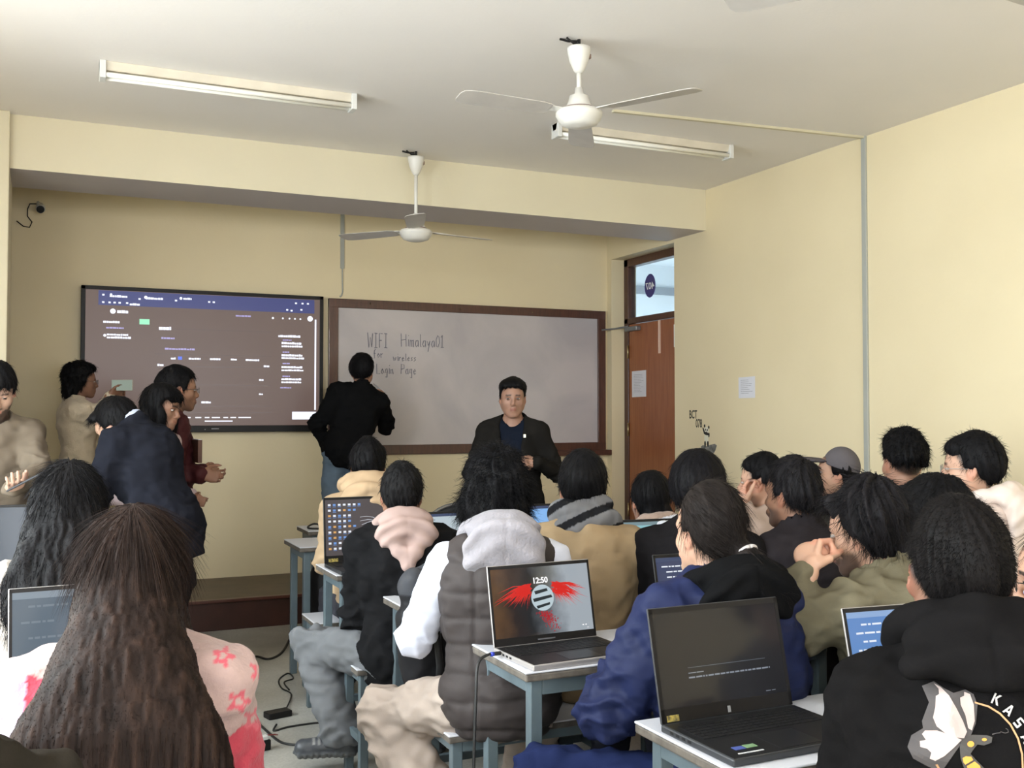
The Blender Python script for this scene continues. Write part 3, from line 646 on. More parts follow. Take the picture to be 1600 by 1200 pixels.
# ================================================================= FURNITURE AND COMPUTERS
M_LAM = mat('white_laminate', (.60, .61, .66), .32, noise=.06, nscale=4)
M_EDGE = mat('worn_dark_edge', (.07, .06, .05), .6, color2=(.15, .13, .11), nscale=30, bump=.4, bscale=60)
M_SLATE = mat('slate_blue_paint', (.105, .140, .160), .45, noise=.22, nscale=9, bump=.1, bscale=80)
def desk(x0, x1, y0, y1, label, h=.75, group='white topped classroom desks'):
    t = empty('desk', ((x0 + x1) / 2, (y0 + y1) / 2, 0), label=label, cat='desk', group=group); a, b = (x1 - x0) / 2, (y1 - y0) / 2
    MB().box(-a, a, -b, b, h - .006, h).build('tabletop', M_LAM, t, bevel=.004)
    MB().box(-a + .001, a - .001, -b + .001, b - .001, h - .028, h - .006).build('edge_band', M_EDGE, t, bevel=.005)
    p = .036; ia, ib = a - .03, b - .03
    for sx in (-1, 1):
        for sy in (-1, 1):
            xx, yy = sx * ia, sy * ib; MB().box(min(xx, xx - sx * p), max(xx, xx - sx * p), min(yy, yy - sy * p), max(yy, yy - sy * p), 0, h - .028).build('leg', M_SLATE, t, bevel=.003)
    w = MB(); w.box(-ia + p, ia - p, -ib, -ib + .02, h - .075, h - .028); w.box(-ia + p, ia - p, ib - .02, ib, h - .075, h - .028)
    w.box(-ia, -ia + .02, -ib + p, ib - p, h - .07, h - .028); w.box(ia - .02, ia, -ib + p, ib - p, h - .07, h - .028)
    w.build('apron', M_SLATE, t, bevel=.002)
    w = MB(); w.box(-ia + .005, -ia + .03, -ib + p, ib - p, .14, .17); w.box(ia - .03, ia - .005, -ib + p, ib - p, .14, .17); w.box(-ia + .03, ia - .03, -.012, .012, .14, .17)
    w.build('foot_rail', M_SLATE, t, bevel=.002); return t
def bench(x0, x1, y0, y1, label, h=.46):
    t = empty('bench', ((x0 + x1) / 2, (y0 + y1) / 2, 0), label=label, cat='bench', group='low white topped benches behind the desks'); a, b = (x1 - x0) / 2, (y1 - y0) / 2
    MB().box(-a, a, -b, b, h - .006, h).build('seat', M_LAM, t, bevel=.004); MB().box(-a + .001, a - .001, -b + .001, b - .001, h - .026, h - .006).build('edge_band', M_EDGE, t, bevel=.004)
    p = .034; ia, ib = a - .02, b - .02
    for sx in (-1, 1):
        for sy in (-1, 1):
            xx, yy = sx * ia, sy * ib; MB().box(min(xx, xx - sx * p), max(xx, xx - sx * p), min(yy, yy - sy * p), max(yy, yy - sy * p), 0, h - .026).build('leg', M_SLATE, t, bevel=.003)
    w = MB(); w.box(-ia + p, ia - p, -ib, -ib + .018, h - .06, h - .026); w.box(-ia + p, ia - p, ib - .018, ib, h - .06, h - .026)
    for sx in (-1, 1): xx = sx * ia; w.box(min(xx, xx - sx * .02), max(xx, xx - sx * .02), -ib + p, ib - p, .16, .19); w.box(min(xx, xx - sx * .02), max(xx, xx - sx * .02), -ib + p, ib - p, h - .06, h - .026)
    w.box(-ia + .02, ia - .02, -.012, .012, .16, .19)
    w.build('rail', M_SLATE, t, bevel=.002); return t
DY = [1.66, 2.56, 3.50, 4.44, 5.45]
nm = ['front row on the right, holding the black laptop in the foreground', 'second, holding the silver laptop with the red winged lock screen', 'third, behind the backpack', 'fourth, holding the laptop full of desktop icons', 'standing clear with bare top before the platform']
DL = ['white desk at the bottom right under the black laptop', 'white desk under the silver laptop with the red winged picture', 'white desk behind the person in the puffer vest', 'white desk under the laptop covered with desktop icons', 'bare white desk corner in front of the platform']
for k, y in enumerate(DY): desk((1.255, 1.215, 1.215, 1.185, 1.255)[k], (2.33, 2.33, 2.05, 2.2, 2.33)[k], y, y + (.40, .40, .36, .38, .40)[k], DL[k])
desk(1.475, 2.30, 6.18, 6.50, 'small bare white desk nearest the platform with a cable on top')
DR = ['white desk at the right edge below the person with round glasses', 'white desk in front of the man in the olive jacket', 'white desk in front of the man in the grey cap', 'white desk beside the brown door wall, farthest row']
for k, (y, x1, dd) in enumerate(((1.66, 3.5, .38), (2.52, 3.05, .32), (3.47, 3.8, .30), (4.40, 3.6, .38))): desk(2.40, x1, y, y + dd, DR[k])
LDL = ['white desk in front of the woman with long brown hair', 'white desk in front of the woman in the cream sweater', 'white desk under the dark laptop at the left edge']
for k, y in enumerate((2.50, 3.52, 4.72)): desk(-1.05, .30 if k < 2 else .02, y, y + .40, LDL[k])
BY = [1.14, 2.10, 3.00, 3.92, 4.86]
BL = ['bench under the man in the black hoodie', 'bench under the man in the navy jacket', 'bench under the person in the puffer vest', 'bench under the man with the pink hood', 'bench with a bare white end beside the farther desk legs']
for k, y in enumerate(BY): bench((1.16, 1.18, 1.16, 1.13, 1.195)[k], 2.30, y, y + .28, BL[k])
BR = ['bench at the right edge beside the foremost desk', 'bench under the man in the olive jacket', 'bench under the man with the faded curly hair', 'bench in the far right row']
for k, (y, x0, x1) in enumerate(((1.14, 2.36, 3.4), (2.10, 2.36, 3.0), (2.90, 2.36, 3.7), (3.80, 2.36, 3.9))): bench(x0, x1, y, y + .28, BR[k])
for k, (y, l) in enumerate(((1.98, 'bench under the woman with long brown hair'), (2.98, 'bench under the woman in the cream sweater'))): bench(-.9, .42, y, y + .28, l)
bench(-1.0, .12, 1.32, 1.60, 'bench at the lower left corner under the dark sleeved person')

M_KEY = mat('key_black', (.008, .008, .009), .5, spec=.3); M_DECK = mat('deck_black', (.009, .009, .010), .4, spec=.3); M_SILV = mat('laptop_silver', (.50, .47, .46), .32, metal=.55); M_GREYL = mat('laptop_grey', (.045, .047, .052), .4, metal=.3)
def glossy_screen(name, c, e, base=(.012, .012, .014)): return emit_mat(name, c, e, base, .12)
def laptop(x, y, z, yaw, label, case, scr, w=.36, d=.245, hgt=.232, tilt=14, deco=None, deck=None, bez=.009, chin=.024):
    """origin at the hinge line's middle; the user sits towards -y"""
    t = empty('laptop', (x, y, z), yaw, label=label, cat='laptop', group='open laptops on the desks'); a = w / 2; dk = deck or M_DECK
    MB().box(-a, a, -d, 0, .0, .017).build('base', case, t, bevel=.004)
    MB().box(-a + .004, a - .004, -d + .004, -.012, .0168, .0178).build('deck', dk, t)
    k = MB()
    for r in range(6):
        n = 16 if r else 18; x0 = -a + .022; tw = w - .044; st = tw / n
        for c in range(n):
            if r == 5 and 4 <= c <= 9:
                if c == 4: k.box(x0 + c * st, x0 + 10 * st - .002, -.035 - r * .0165 - .0135, -.035 - r * .0165, .0178, .0192)
                continue
            k.box(x0 + c * st, x0 + (c + 1) * st - .002, -.035 - r * .0165 - .0135, -.035 - r * .0165, .0178, .0192)
    k.build('keyboard', M_KEY, t)
    MB().box(-.055, .055, -d + .012, -.150, .0178, .0184).build('touchpad', mat('touchpad', (.012, .012, .013), .3, spec=.3), t)
    w2 = MB()
    for q in range(4): w2.box(-a - .0006, -a + .002, -.05 - q * .022, -.038 - q * .022, .006, .012)
    w2.build('port', M_KEY, t)
    L = Matrix.Translation((0, -.004, .016)) @ Matrix.Rotation(math.radians(-tilt), 4, 'X')     # lid frame: x right, z up the lid, -y towards the user
    lid = MB().box(-a, a, 0, .006, 0, hgt, L).build('lid', case, t, bevel=.003)
    b = MB(); b.box(-a + .002, -a + bez, -.0015, .0005, .002, hgt - .002, L); b.box(a - bez, a - .002, -.0015, .0005, .002, hgt - .002, L); b.box(-a + .002, a - .002, -.0015, .0005, hgt - bez - .003, hgt - .002, L); b.box(-a + .002, a - .002, -.0015, .0005, .002, chin, L)
    b.build('bezel', M_BLKP, lid)
    so = MB().box(-a + bez, a - bez, -.0008, .0002, chin, hgt - bez - .003, L).build('screen', scr, lid)
    if deco: deco(L @ Matrix.Translation((-a + bez, -.0010, hgt - bez - .003)), w - 2 * bez, hgt - bez - .003 - chin, lid, t, L)
    return t
def rects(name, m, M, W, Hh, rs, par, d=0.0):
    """rs: (u0,v0,u1,v1) fractions from the top left of the screen"""
    b = MB()
    for (u0, v0, u1, v1) in rs: b.box(u0 * W, u1 * W, -d - .0003, -d, -v1 * Hh, -v0 * Hh, M)
    return b.build(name, m, par)
def polys2(name, m, M, W, Hh, ps, par, d=0.0):
    b = MB(); F_ = M @ Matrix.Rotation(math.radians(90), 4, 'X')     # x right, y up, z towards the user
    for p in ps: b.poly([(u * W, -v * Hh) for (u, v) in p], F_ @ Matrix.Translation((0, 0, d)), .0003)
    return b.build(name, m, par)
def scr_wings(M, W, Hh, lid, t, L):
    r = random.Random(3); asp = Hh / W
    # grey haze on the right half of the picture
    m, nt, b = _new('lock_screen_picture'); b.inputs['Roughness'].default_value = .12; b.inputs['Base Color'].default_value = (.01, .01, .01, 1)
    tc = nt.nodes.new('ShaderNodeTexCoord'); sp = nt.nodes.new('ShaderNodeSeparateXYZ'); nt.links.new(tc.outputs['Object'], sp.inputs[0])
    rp = nt.nodes.new('ShaderNodeValToRGB'); mr = nt.nodes.new('ShaderNodeMapRange'); mr.inputs['From Min'].default_value = -.17; mr.inputs['From Max'].default_value = .17
    nt.links.new(sp.outputs[0], mr.inputs[0])
    n = nt.nodes.new('ShaderNodeTexNoise'); n.inputs['Scale'].default_value = 9; n.inputs['Detail'].default_value = 6; nt.links.new(tc.outputs['Object'], n.inputs[0])
    ad = nt.nodes.new('ShaderNodeMath'); ad.operation = 'MULTIPLY_ADD'; ad.inputs[1].default_value = .5; nt.links.new(n.outputs[0], ad.inputs[0]); nt.links.new(mr.outputs[0], ad.inputs[2]); nt.links.new(ad.outputs[0], rp.inputs[0])
    e = rp.color_ramp.elements; e[0].position = .25; e[0].color = (.09, .045, .018, 1); e[1].position = 1.2 if False else 1.0; e[1].color = (.32, .36, .40, 1)
    for pos, c in ((.42, (.02, .012, .010, 1)), (.62, (.012, .013, .015, 1)), (.82, (.10, .115, .13, 1))): q = rp.color_ramp.elements.new(pos); q.color = c
    nt.links.new(rp.outputs[0], b.inputs['Emission Color']); b.inputs['Emission Strength'].default_value = 1.0
    for o in lid.children:
        if o.name.startswith('screen'): o.data.materials[0] = m
    red = []
    for sgn in (-1, 1):
        for k in range(120):
            f = r.random(); u0 = .5 + sgn * (.115 - .02 * r.random()); v0 = .24 + r.random() * .16 
            ang = math.radians(196 + 70 * f + r.uniform(-8, 8)); ln = (.40 - .22 * f) * r.uniform(.45, 1.0); u0 += sgn * r.random() * .06
            dx, dy = -math.cos(ang) * sgn * ln, -math.sin(ang) * ln * .9; bend = .09 * ln
            th = r.uniform(.003, .008); u1, v1 = u0 + dx * .5, v0 + dy * .5 - bend * 1.2; u2, v2 = u0 + dx, v0 + dy * 1.2
            red.append([(u0, v0 - th), (u1, v1 - th * 1.2), (u2, v2), (u1, v1 + th * 1.2), (u0, v0 + th)])
    tl = []
    for k in range(230):
        v = .66 + abs(r.gauss(0, .12)); u = .50 + (v - .66) * .35 + r.gauss(0, .035); v = min(v, .96); tl.append([(u, v), (u + r.uniform(.004, .014), v + .006), (u + r.uniform(-.006, .014), v + r.uniform(.012, .04))])
    polys2('red_wings', emit_mat('wing_red', (.62, .02, .015), 1.0), M, W, Hh, red, lid, .0003)
    polys2('red_tail', emit_mat('tail_red', (.45, .02, .03), .8), M, W, Hh, tl, lid, .0003)
    # pale disc between the wings, crossed by loose dark brush strokes
    polys2('pale_disc', emit_mat('disc_pale', (.45, .55, .60), 1.0), M, W, Hh, [[(.5 + .115 * math.cos(a), .465 + .115 / asp * math.sin(a) * 1.0) for a in np.linspace(0, 2 * math.pi, 40)[:-1]]], lid, .0006)
    polys2('brush_strokes', emit_mat('stroke_dark', (.012, .02, .025), 1.0), M, W, Hh, [[(.42, .36), (.55, .33), (.56, .37), (.43, .41)], [(.40, .47), (.59, .43), (.60, .47), (.41, .52)], [(.43, .58), (.57, .54), (.57, .575), (.44, .62)]], lid, .0009)
    text_mesh('clock_digits', '12:50', .0245, emit_mat('clock_white', (.9, .9, .9), 1.1), M @ Matrix.Translation((W * .49, -.0012, -Hh * .245)) @ Matrix.Rotation(math.radians(90), 4, 'X'), lid, align='CENTER', bold=.0006)
    rects('status_icons', MATS['clock_white'], M, W, Hh, [(.885, .915, .90, .93), (.915, .915, .93, .93), (.93, .965, .95, .97)], lid, .0006)
    MB().box(-.03, .03, -.0022, -.0015, .009, .013, L).build('maker_mark', mat('mark_grey2', (.12, .12, .13), .4), lid)
laptop(1.405, 2.815, .75, math.radians(3), 'silver laptop showing red wings and the time 12:50', M_SILV, glossy_screen('screen_dark_a', (.02, .02, .02), .5), deco=scr_wings, hgt=.240, tilt=12)
def scr_boot(M, W, Hh, lid, t, L):
    rects('progress_line', emit_mat('boot_line', (.10, .12, .15), 1.0), M, W, Hh, [(.22, .60, .85, .606)], lid, .0003)
    ls = []; r = random.Random(2); x = .22
    while x < .88: l = r.uniform(.01, .05); ls.append((x, .70, min(x + l, .88), .716)); x += l + .008
    ls += [(.22, .655, .28, .665), (.285, .655, .34, .665), (.82, .955, .86, .962), (.87, .955, .9, .962)]
    rects('boot_text', emit_mat('boot_text', (.22, .25, .30), 1.0), M, W, Hh, ls, lid, .0003)
    MB().box(-.004, .004, -.0024, -.0015, .006, .020, L).build('maker_mark', MATS['mark_grey'], lid)
    MB().box(-.172, -.140, -.0024, -.0015, .004, .018, L).build('yellow_sticker', mat('sticker_yellow', (.45, .35, .08), .4, color2=(.03, .03, .03), nscale=160), lid)
    MB().box(-.148, -.122, -.218, -.200, .0178, .0186).build('palmrest_sticker', mat('sticker_blue', (.06, .09, .30), .4), t)
    MB().box(-.118, -.090, -.216, -.198, .0178, .0186).build('palmrest_sticker', mat('sticker_green', (.18, .30, .16), .4), t)
    w = MB(); x = -.158; r = random.Random(5)
    while x < -.095: l = r.uniform(.003, .007); w.box(x, x + l, -.241, -.236, .0178, .0186); x += l + .0015
    w.build('palmrest_mark', mat('mark_pale', (.6, .6, .6), .4), t)
laptop(1.452, 1.965, .75, math.radians(1), 'black laptop with a nearly blank dark screen in the foreground', M_GREYL, glossy_screen('screen_dark_b', (.010, .010, .011), .5), w=.375, d=.26, hgt=.255, tilt=13, deco=scr_boot, bez=.011, chin=.032)
def scr_icons(M, W, Hh, lid, t, L):
    r = random.Random(8); A_, B_, C_ = [], [], []
    for row, n in enumerate((7, 6, 5, 5, 6, 6, 6, 6, 6)):
        for c in range(n):
            u, v = .035 + c * .063, .075 + row * .098; q = (u, v, u + .034, v + .036); (A_, B_, C_)[r.choice((0, 0, 1, 2))].append(q); C_.append((u - .004, v + .048, u + .038, v + .056)) if r.random() < .5 else None
    rects('icons_white', emit_mat('icon_white', (.75, .78, .85), 1.0), M, W, Hh, A_, lid, .0003); rects('icons_orange', emit_mat('icon_orange', (.65, .35, .12), 1.0), M, W, Hh, B_, lid, .0003); rects('icons_blue', emit_mat('icon_blue', (.15, .30, .65), 1.0), M, W, Hh, C_, lid, .0003)
    b = MB()
    def cv(pts): b.tube([M @ Vector((u * W, -.0006, -v * Hh)) for u, v in pts], .0011, 5)
    cv([(.44, .33), (.52, .32), (.60, .34), (.66, .38)]); cv([(.44, .40), (.54, .38), (.64, .40)]); cv([(.46, .47), (.54, .43), (.62, .40)])
    cv([(.66, .38), (.64, .48), (.67, .58), (.75, .60), (.80, .54), (.76, .45), (.70, .42), (.66, .45)]); cv([(.78, .47), (.84, .52), (.90, .60)]); cv([(.74, .60), (.80, .66), (.9, .70)])
    b.build('line_drawing', emit_mat('drawing_white', (.6, .62, .68), 1.0), lid)
    MB().box(-.180, -.135, -.0024, -.0015, .006, .022, L).build('yellow_sticker', MATS['sticker_yellow'], lid)
laptop(1.395, 4.70, .75, 0.02, 'black laptop whose screen is covered with small desktop icons', M_GREYL, glossy_screen('screen_desktop', (.10, .085, .085), .8), w=.40, d=.27, hgt=.305, tilt=6, deco=scr_icons, chin=.035)
def scr_page(bar, text, n=9, seed=1, dark=False):
    def f(M, W, Hh, lid, t, L):
        r = random.Random(seed); rs = []
        for k in range(n):
            v = .14 + k * .8 / n; x = .06 + r.choice((0, .05))
            for _ in range(r.randint(2, 6)): l = r.uniform(.02, .09); rs.append((x, v, x + l, v + .022)); x += l + .012
        rects('page_text', text, M, W, Hh, rs, lid, .0003); rects('page_bar', bar, M, W, Hh, [(0, 0, 1, .07)], lid, .0003)
    return f
EB, EW = emit_mat('ui_navy', (.03, .05, .12), 1.0), emit_mat('ui_white', (.75, .8, .88), 1.0); ET, EG = emit_mat('ui_grey_text', (.12, .17, .25), 1.0), emit_mat('ui_teal_bar', (.16, .24, .27), 1.0)
laptop(1.78, 4.66, .75, 0.05, 'laptop with a white page, half hidden beside the big curly head', M_GREYL, glossy_screen('screen_white_page', (.42, .50, .55), 1.0), deco=scr_page(EB, ET, 8, 3), hgt=.225)
laptop(2.30, 4.74, .75, -0.06, 'laptop with a bright sky blue screen left of the scarf wearer', M_GREYL, glossy_screen('screen_sky', (.20, .42, .78), 1.0), deco=scr_page(EB, ET, 7, 4), hgt=.235)
laptop(1.73, 3.80, .75, 0.0, 'dark laptop lid edge between the puffer vest and the tan jacket', M_GREYL, glossy_screen('screen_off', (.012, .012, .014), .3), w=.33, hgt=.215)
laptop(2.40, 3.72, .75, -0.1, 'laptop with a pale teal page beside the tan jacket', M_GREYL, glossy_screen('screen_teal', (.25, .50, .55), .95), deco=scr_page(EG, ET, 6, 5), w=.36, hgt=.25)
laptop(2.02, 2.86, .75, -0.05, 'small laptop showing dark blue code left of the navy jacket', M_GREYL, glossy_screen('screen_code', (.02, .035, .10), 1.0), deco=scr_page(EB, EW, 9, 6), w=.34)
laptop(2.56, 2.80, .75, -.1, 'dark laptop just showing over the navy shoulder near the olive jacket', M_GREYL, glossy_screen('screen_slate', (.10, .16, .26), .8), w=.34, hgt=.19)
laptop(3.25, 3.72, .75, -.1, 'dark laptop just behind the man in the grey cap', M_GREYL, MATS['screen_off'], w=.34, hgt=.24)
laptop(1.925, 1.85, .75, -.10, 'silver rimmed laptop with a blue window beside the black hoodie', M_SILV, glossy_screen('screen_blue_app', (.11, .24, .52), 1.0), deco=scr_page(emit_mat('ui_bar', (.25, .38, .62), 1.0), EW, 8, 7), w=.36, hgt=.235)
laptop(2.53, 1.93, .75, -.25, 'lavender lit laptop at the far right edge', M_SILV, glossy_screen('screen_lavender', (.45, .45, .85), 1.0), deco=scr_page(EW, ET, 8, 8), w=.34, hgt=.235)
laptop(.105, 2.76, .75, .06, 'grey laptop left of the long brown hair', M_SILV, glossy_screen('screen_greyish', (.10, .135, .17), 1.0), deco=scr_page(emit_mat('ui_pale', (.22, .27, .32), 1.0), emit_mat('ui_dim', (.16, .20, .24), 1.0), 5, 9), w=.345, hgt=.275, tilt=16)
laptop(-.185, 4.98, .75, -.1, 'dark laptop at the left edge below the man with the phone', M_GREYL, glossy_screen('screen_navy_glare', (.02, .035, .06), 1.0), w=.35, hgt=.30, tilt=10)
# ================================================================= PEOPLE
M_SKIN = vmat('skin', rough=0.5, spec=0.35, bump=0.12, bscale=300, sss=0.15, var=0.06, vscale=25)
M_HAIR = vmat('hair_fibre', rough=0.58, spec=0.09, bump=0.2, bscale=90, var=0.25, vscale=40, stretch=(3, 3, .5))
M_CLOTH = vmat('woven_cloth', rough=0.95, spec=0.04, bump=0.22, bscale=320, var=0.10, vscale=14)
M_FLEECE = vmat('fleece_cloth', rough=1.0, spec=0.05, bump=0.9, bscale=110, var=0.10, vscale=30, sheen=0.15)
M_NYLON = vmat('nylon_cloth', rough=0.65, spec=0.2, bump=0.12, bscale=160, var=0.10, vscale=12)
M_LEATH = vmat('shoe_leather', rough=0.35, spec=0.5, bump=0.2, bscale=120)
M_EYE = vmat('eye_surface', rough=0.2, spec=0.5, bump=0, var=0)
M_METAL = mat('thin_metal', (0.35, 0.33, 0.32), 0.3, metal=0.9)
M_LENS = M_GLASS
SK = {'fair': (.50, .30, .21), 'tan': (.34, .185, .125), 'ruddy': (.30, .165, .115), 'brown': (.27, .14, .09), 'dark': (.20, .10, .065), 'pale': (.56, .36, .27)}
BLACK = (.0045, .0042, .0048); DBROWN = (.020, .011, .008)

class Rig: pass
def torso(f, g, off, k=.05, sh=.03):
    up, fw, P, C, N = g.up, g.fw, g.P, g.C, g.N; s = g.s; b = g.build
    ax = (g.up2, 1); R = np.stack([V3(1, 0, 0), fw, up], 1); R2 = np.stack([g.sx, g.fw2, g.up2], 1)
    f.ell(P + up * .0 - fw * .01, np.array([.150 * b, .112 * b, .12]) * s + off, R.T, k)
    f.cone(P + up * .06 * s, C, .130 * s * b + off, .138 * s * b + off, k, (fw, .76))
    f.ell(C + up * .03 * s, np.array([.148 * b, .106 * b, .17]) * s + off, R2.T, k)
    f.cone(g.S[0] + g.sx * sh, g.S[1] - g.sx * sh, .045 * s + off * .6, .045 * s + off * .6, k, (g.fw2, 1.15))
    for i_, S_ in enumerate(g.S): f.cone(N + g.up2 * .004 * s - g.fw2 * .012, S_ + g.up2 * .012 + g.sx * (1 if i_ == 0 else -1) * (sh - .03), .040 * s + off * .7, .040 * s + off * .7, k)
    f.ell(C + g.up2 * .10 * s - g.fw2 * .03, np.array([.135, .085, .11]) * s + off, R2.T, k)
    return f
def arm(f, g, i, off, off2=None, k=.03, upto=1.0):
    off2 = off if off2 is None else off2; s = g.s
    S_, E_, W_ = g.S[i], g.E[i], g.Wr[i]
    f.cone(S_, E_, .046 * s + off * .62, .037 * s + off * .62, k)
    f.cone(E_, E_ + (W_ - E_) * upto, .037 * s + off * .62, .025 * s + off2 * .6, k)
def leg(f, g, i, off, offk, offa, k=.04, upto=1.0):
    s = g.s; f.cone(g.Hp[i], g.K[i], .076 * s + off * .8, .050 * s + offk * .8, k)
    f.cone(g.K[i], g.K[i] + (g.A[i] - g.K[i]) * upto, .050 * s + offk * .8, .035 * s + offa, k)
def hand(f, W_, d, n, curl, side, s=1.0, spread=.1, thumb=.5, k=.008):
    """d fingers direction, n palm normal, side: +1 thumb towards cross(d,n)"""
    d = unit(d); n = unit(n - d * (n @ d)); sd = np.cross(d, n) * side
    R = np.stack([sd, d, n], 1)
    f.cone(W_ - d * .02, W_ + d * .03 * s, .026 * s, .028 * s, .02, (n, .7))
    f.ell(W_ + d * .055 * s, V3(.040, .048, .0165) * s, R.T, .012)
    f.ell(W_ + d * .035 * s + sd * .022 * s + n * .008, V3(.016, .03, .016) * s, R.T, .012)
    for j, (o, l) in enumerate(((.030, .070), (.0105, .080), (-.0095, .075), (-.0285, .058))):
        p = W_ + d * (.094 - abs(j - 1.3) * .004) * s + sd * o * s; a = curl * (.75 + .12 * j); dd = unit(d + sd * (spread * (1.5 - j) * .5)); r = (.0088, .009, .0086, .0076)[j] * s
        f.cone(p - dd * .03 * s, p, .010 * s, r, .006)
        for q, (fr, aa) in enumerate(((.45, .9), (.30, 1.15), (.25, .7))):
            ang = a * aa; dd = unit(dd * math.cos(ang) + n * math.sin(ang)); nn = unit(n - dd * (n @ dd)) if abs(n @ dd) < .98 else n
            n_old = n; e = p + dd * l * fr * s; f.cone(p, e, r * (1 - .06 * q), r * (1 - .06 * (q + 1)), .003); p = e
            n = unit(np.cross(sd, dd)) * (1 if (np.cross(sd, dd) @ n_old) > 0 else -1)
        n = unit(np.cross(sd, d)) * (1 if np.cross(sd, d) @ R[:, 2] > 0 else -1)
    n = R[:, 2]; p = W_ + d * .022 * s + sd * .030 * s + n * .006; dd = unit(d * .75 + sd * (.75 - thumb * .6) + n * (.15 + thumb * .6))
    for q, l in enumerate((.040, .032, .026)):
        e = p + dd * l * s; f.cone(p, e, (.0125, .0105, .0095)[q] * s, (.0105, .0095, .008)[q] * s, .006); p = e; dd = unit(dd + d * .25 + n * .15 * thumb - sd * .25)
def head_sdf(f, g, female=False):
    """skull, jaw, nose, lips, ears in the head frame"""
    hs, H, R = g.hs, g.H, g.R
    P = lambda x, y, z: H + R @ (V3(x, y, z) * hs)
    E = lambda c, r, k=.012, op='add', Q=None: f.ell(P(*c), np.array(r) * hs, (R if Q is None else R @ Q).T, k * hs, op)
    Cn = lambda a, b, ra, rb, k=.012, op='add', sq=None: f.cone(P(*a), P(*b), ra * hs, rb * hs, k * hs, sq, op)
    jw = .9 if female else 1.0
    E((0, -.012, .028), (.075, .097, .090), .01); E((0, .022, -.030), (.062, .064, .072), .03)
    E((0, .030, .035), (.064, .060, .062), .02)
    for s in (-1, 1):
        Cn((s * .052 * jw, .0, -.045), (s * .018, .062, -.095), .022, .019, .03); E((s * .040, .052, -.026), (.024, .026, .024), .02)
    E((0, .066, -.096), (.024 * jw, .020, .018), .02)
    Cn((-.034, .079, .020), (.034, .079, .020), .010, .010, .02)
    for s in (-1, 1):
        E((s * .032, .097, .002), (.019, .018, .0125), .012, 'sub')
    Cn((0, .086, .014), (0, .106, -.026), .0075, .0115, .012); E((0, .103, -.033), (.0125, .012, .009), .008)
    for s in (-1, 1): E((s * .013, .096, -.035), (.0085, .010, .0075), .006)
    E((0, .084, -.064), (.028, .016, .018), .015)
    Cn((-.020, .086, -.0605), (0, .0955, -.0585), .004, .0062, .006); Cn((.020, .086, -.0605), (0, .0955, -.0585), .004, .0062, .006)
    Cn((-.019, .086, -.0690), (0, .0945, -.0715), .004, .0070, .006); Cn((.019, .086, -.0690), (0, .0945, -.0715), .004, .0070, .006)
    Cn((-.020, .094, -.0648), (.020, .094, -.0648), .0016, .0016, .003, 'sub')
    for s in (-1, 1):
        Q = np.array(Matrix.Rotation(s * .35, 3, 'Z') @ Matrix.Rotation(-.2, 3, 'X'))
        E((s * .079, -.010, -.004), (.0085, .019, .032), .008, 'add', Q); E((s * .089, -.006, .0), (.007, .010, .018), .004, 'sub', Q)
def skin_colors(g, V, L):
    """base colour of the skin: lips, brows, stubble, cropped scalp"""
    sk = np.array(SK[L['skin']]); hc = np.array(L.get('haircol', BLACK)); q = ((V - g.H) @ g.R) / g.hs; x, y, z = q.T; c = np.tile(sk, (len(V), 1))
    c *= (1 + .06 * vnoise(V, 30))[:, None]
    near = (np.abs(q) < .16).all(1)
    def mixc(w, col): nonlocal c; w = (w * near)[:, None]; c = c * (1 - w) + np.array(col) * w
    ear = smooth01(np.abs(x), .070, .082) * (np.abs(z) < .04); mixc(ear * .35, sk * V3(1.25, .8, .75))
    lip = (y > .075) * smooth01(.0225 - np.abs(x), 0, .006) * smooth01(.0085 - np.abs(z + .0650), 0, .003); mixc(lip * .85, L.get('lips', sk * V3(.72, .42, .42)))
    brow = (y > .05) * smooth01(np.abs(x), .010, .016) * smooth01(.050 - np.abs(x), 0, .006) * smooth01(.0062 - np.abs(z - (.0245 - .14 * np.abs(np.abs(x) - .028))), 0, .003); mixc(brow * .92, hc * 1.6)
    lash = (y > .055) * smooth01(.015 - np.abs(np.abs(x) - .031), 0, .003) * smooth01(.0022 - np.abs(z - .0085), 0, .0012); mixc(lash * .8, sk * .15)
    if L.get('beard'):
        bz = smooth01(-z, .035, .055) * smooth01(y, -.01, .02) * (1 - lip) * smooth01(-z, -.2, .03)
        bz = np.maximum(bz * np.where((z > -.062) & (np.abs(x) < .05) & (y > .06), .25, 1), 0); mixc(bz * L['beard'], hc * 1.5)
    if L.get('moustache'):
        mo = (y > .07) * smooth01(.026 - np.abs(x), 0, .006) * smooth01(.0055 - np.abs(z + .0505), 0, .002); mixc(mo * L['moustache'], hc * 1.5)
    zl = np.interp(y, [-.12, -.075, -.045, -.012, .018, .05, .1], L.get('fade', [-.075, -.07, -.035, .02, .0, .045, .08]))
    mixc(smooth01(z - zl, -.012, .03) * L.get('scalp', .92), hc * 1.5 + .004)
    c *= np.where((z < -.13) | ~near, 1, 1)[:, None]
    return c
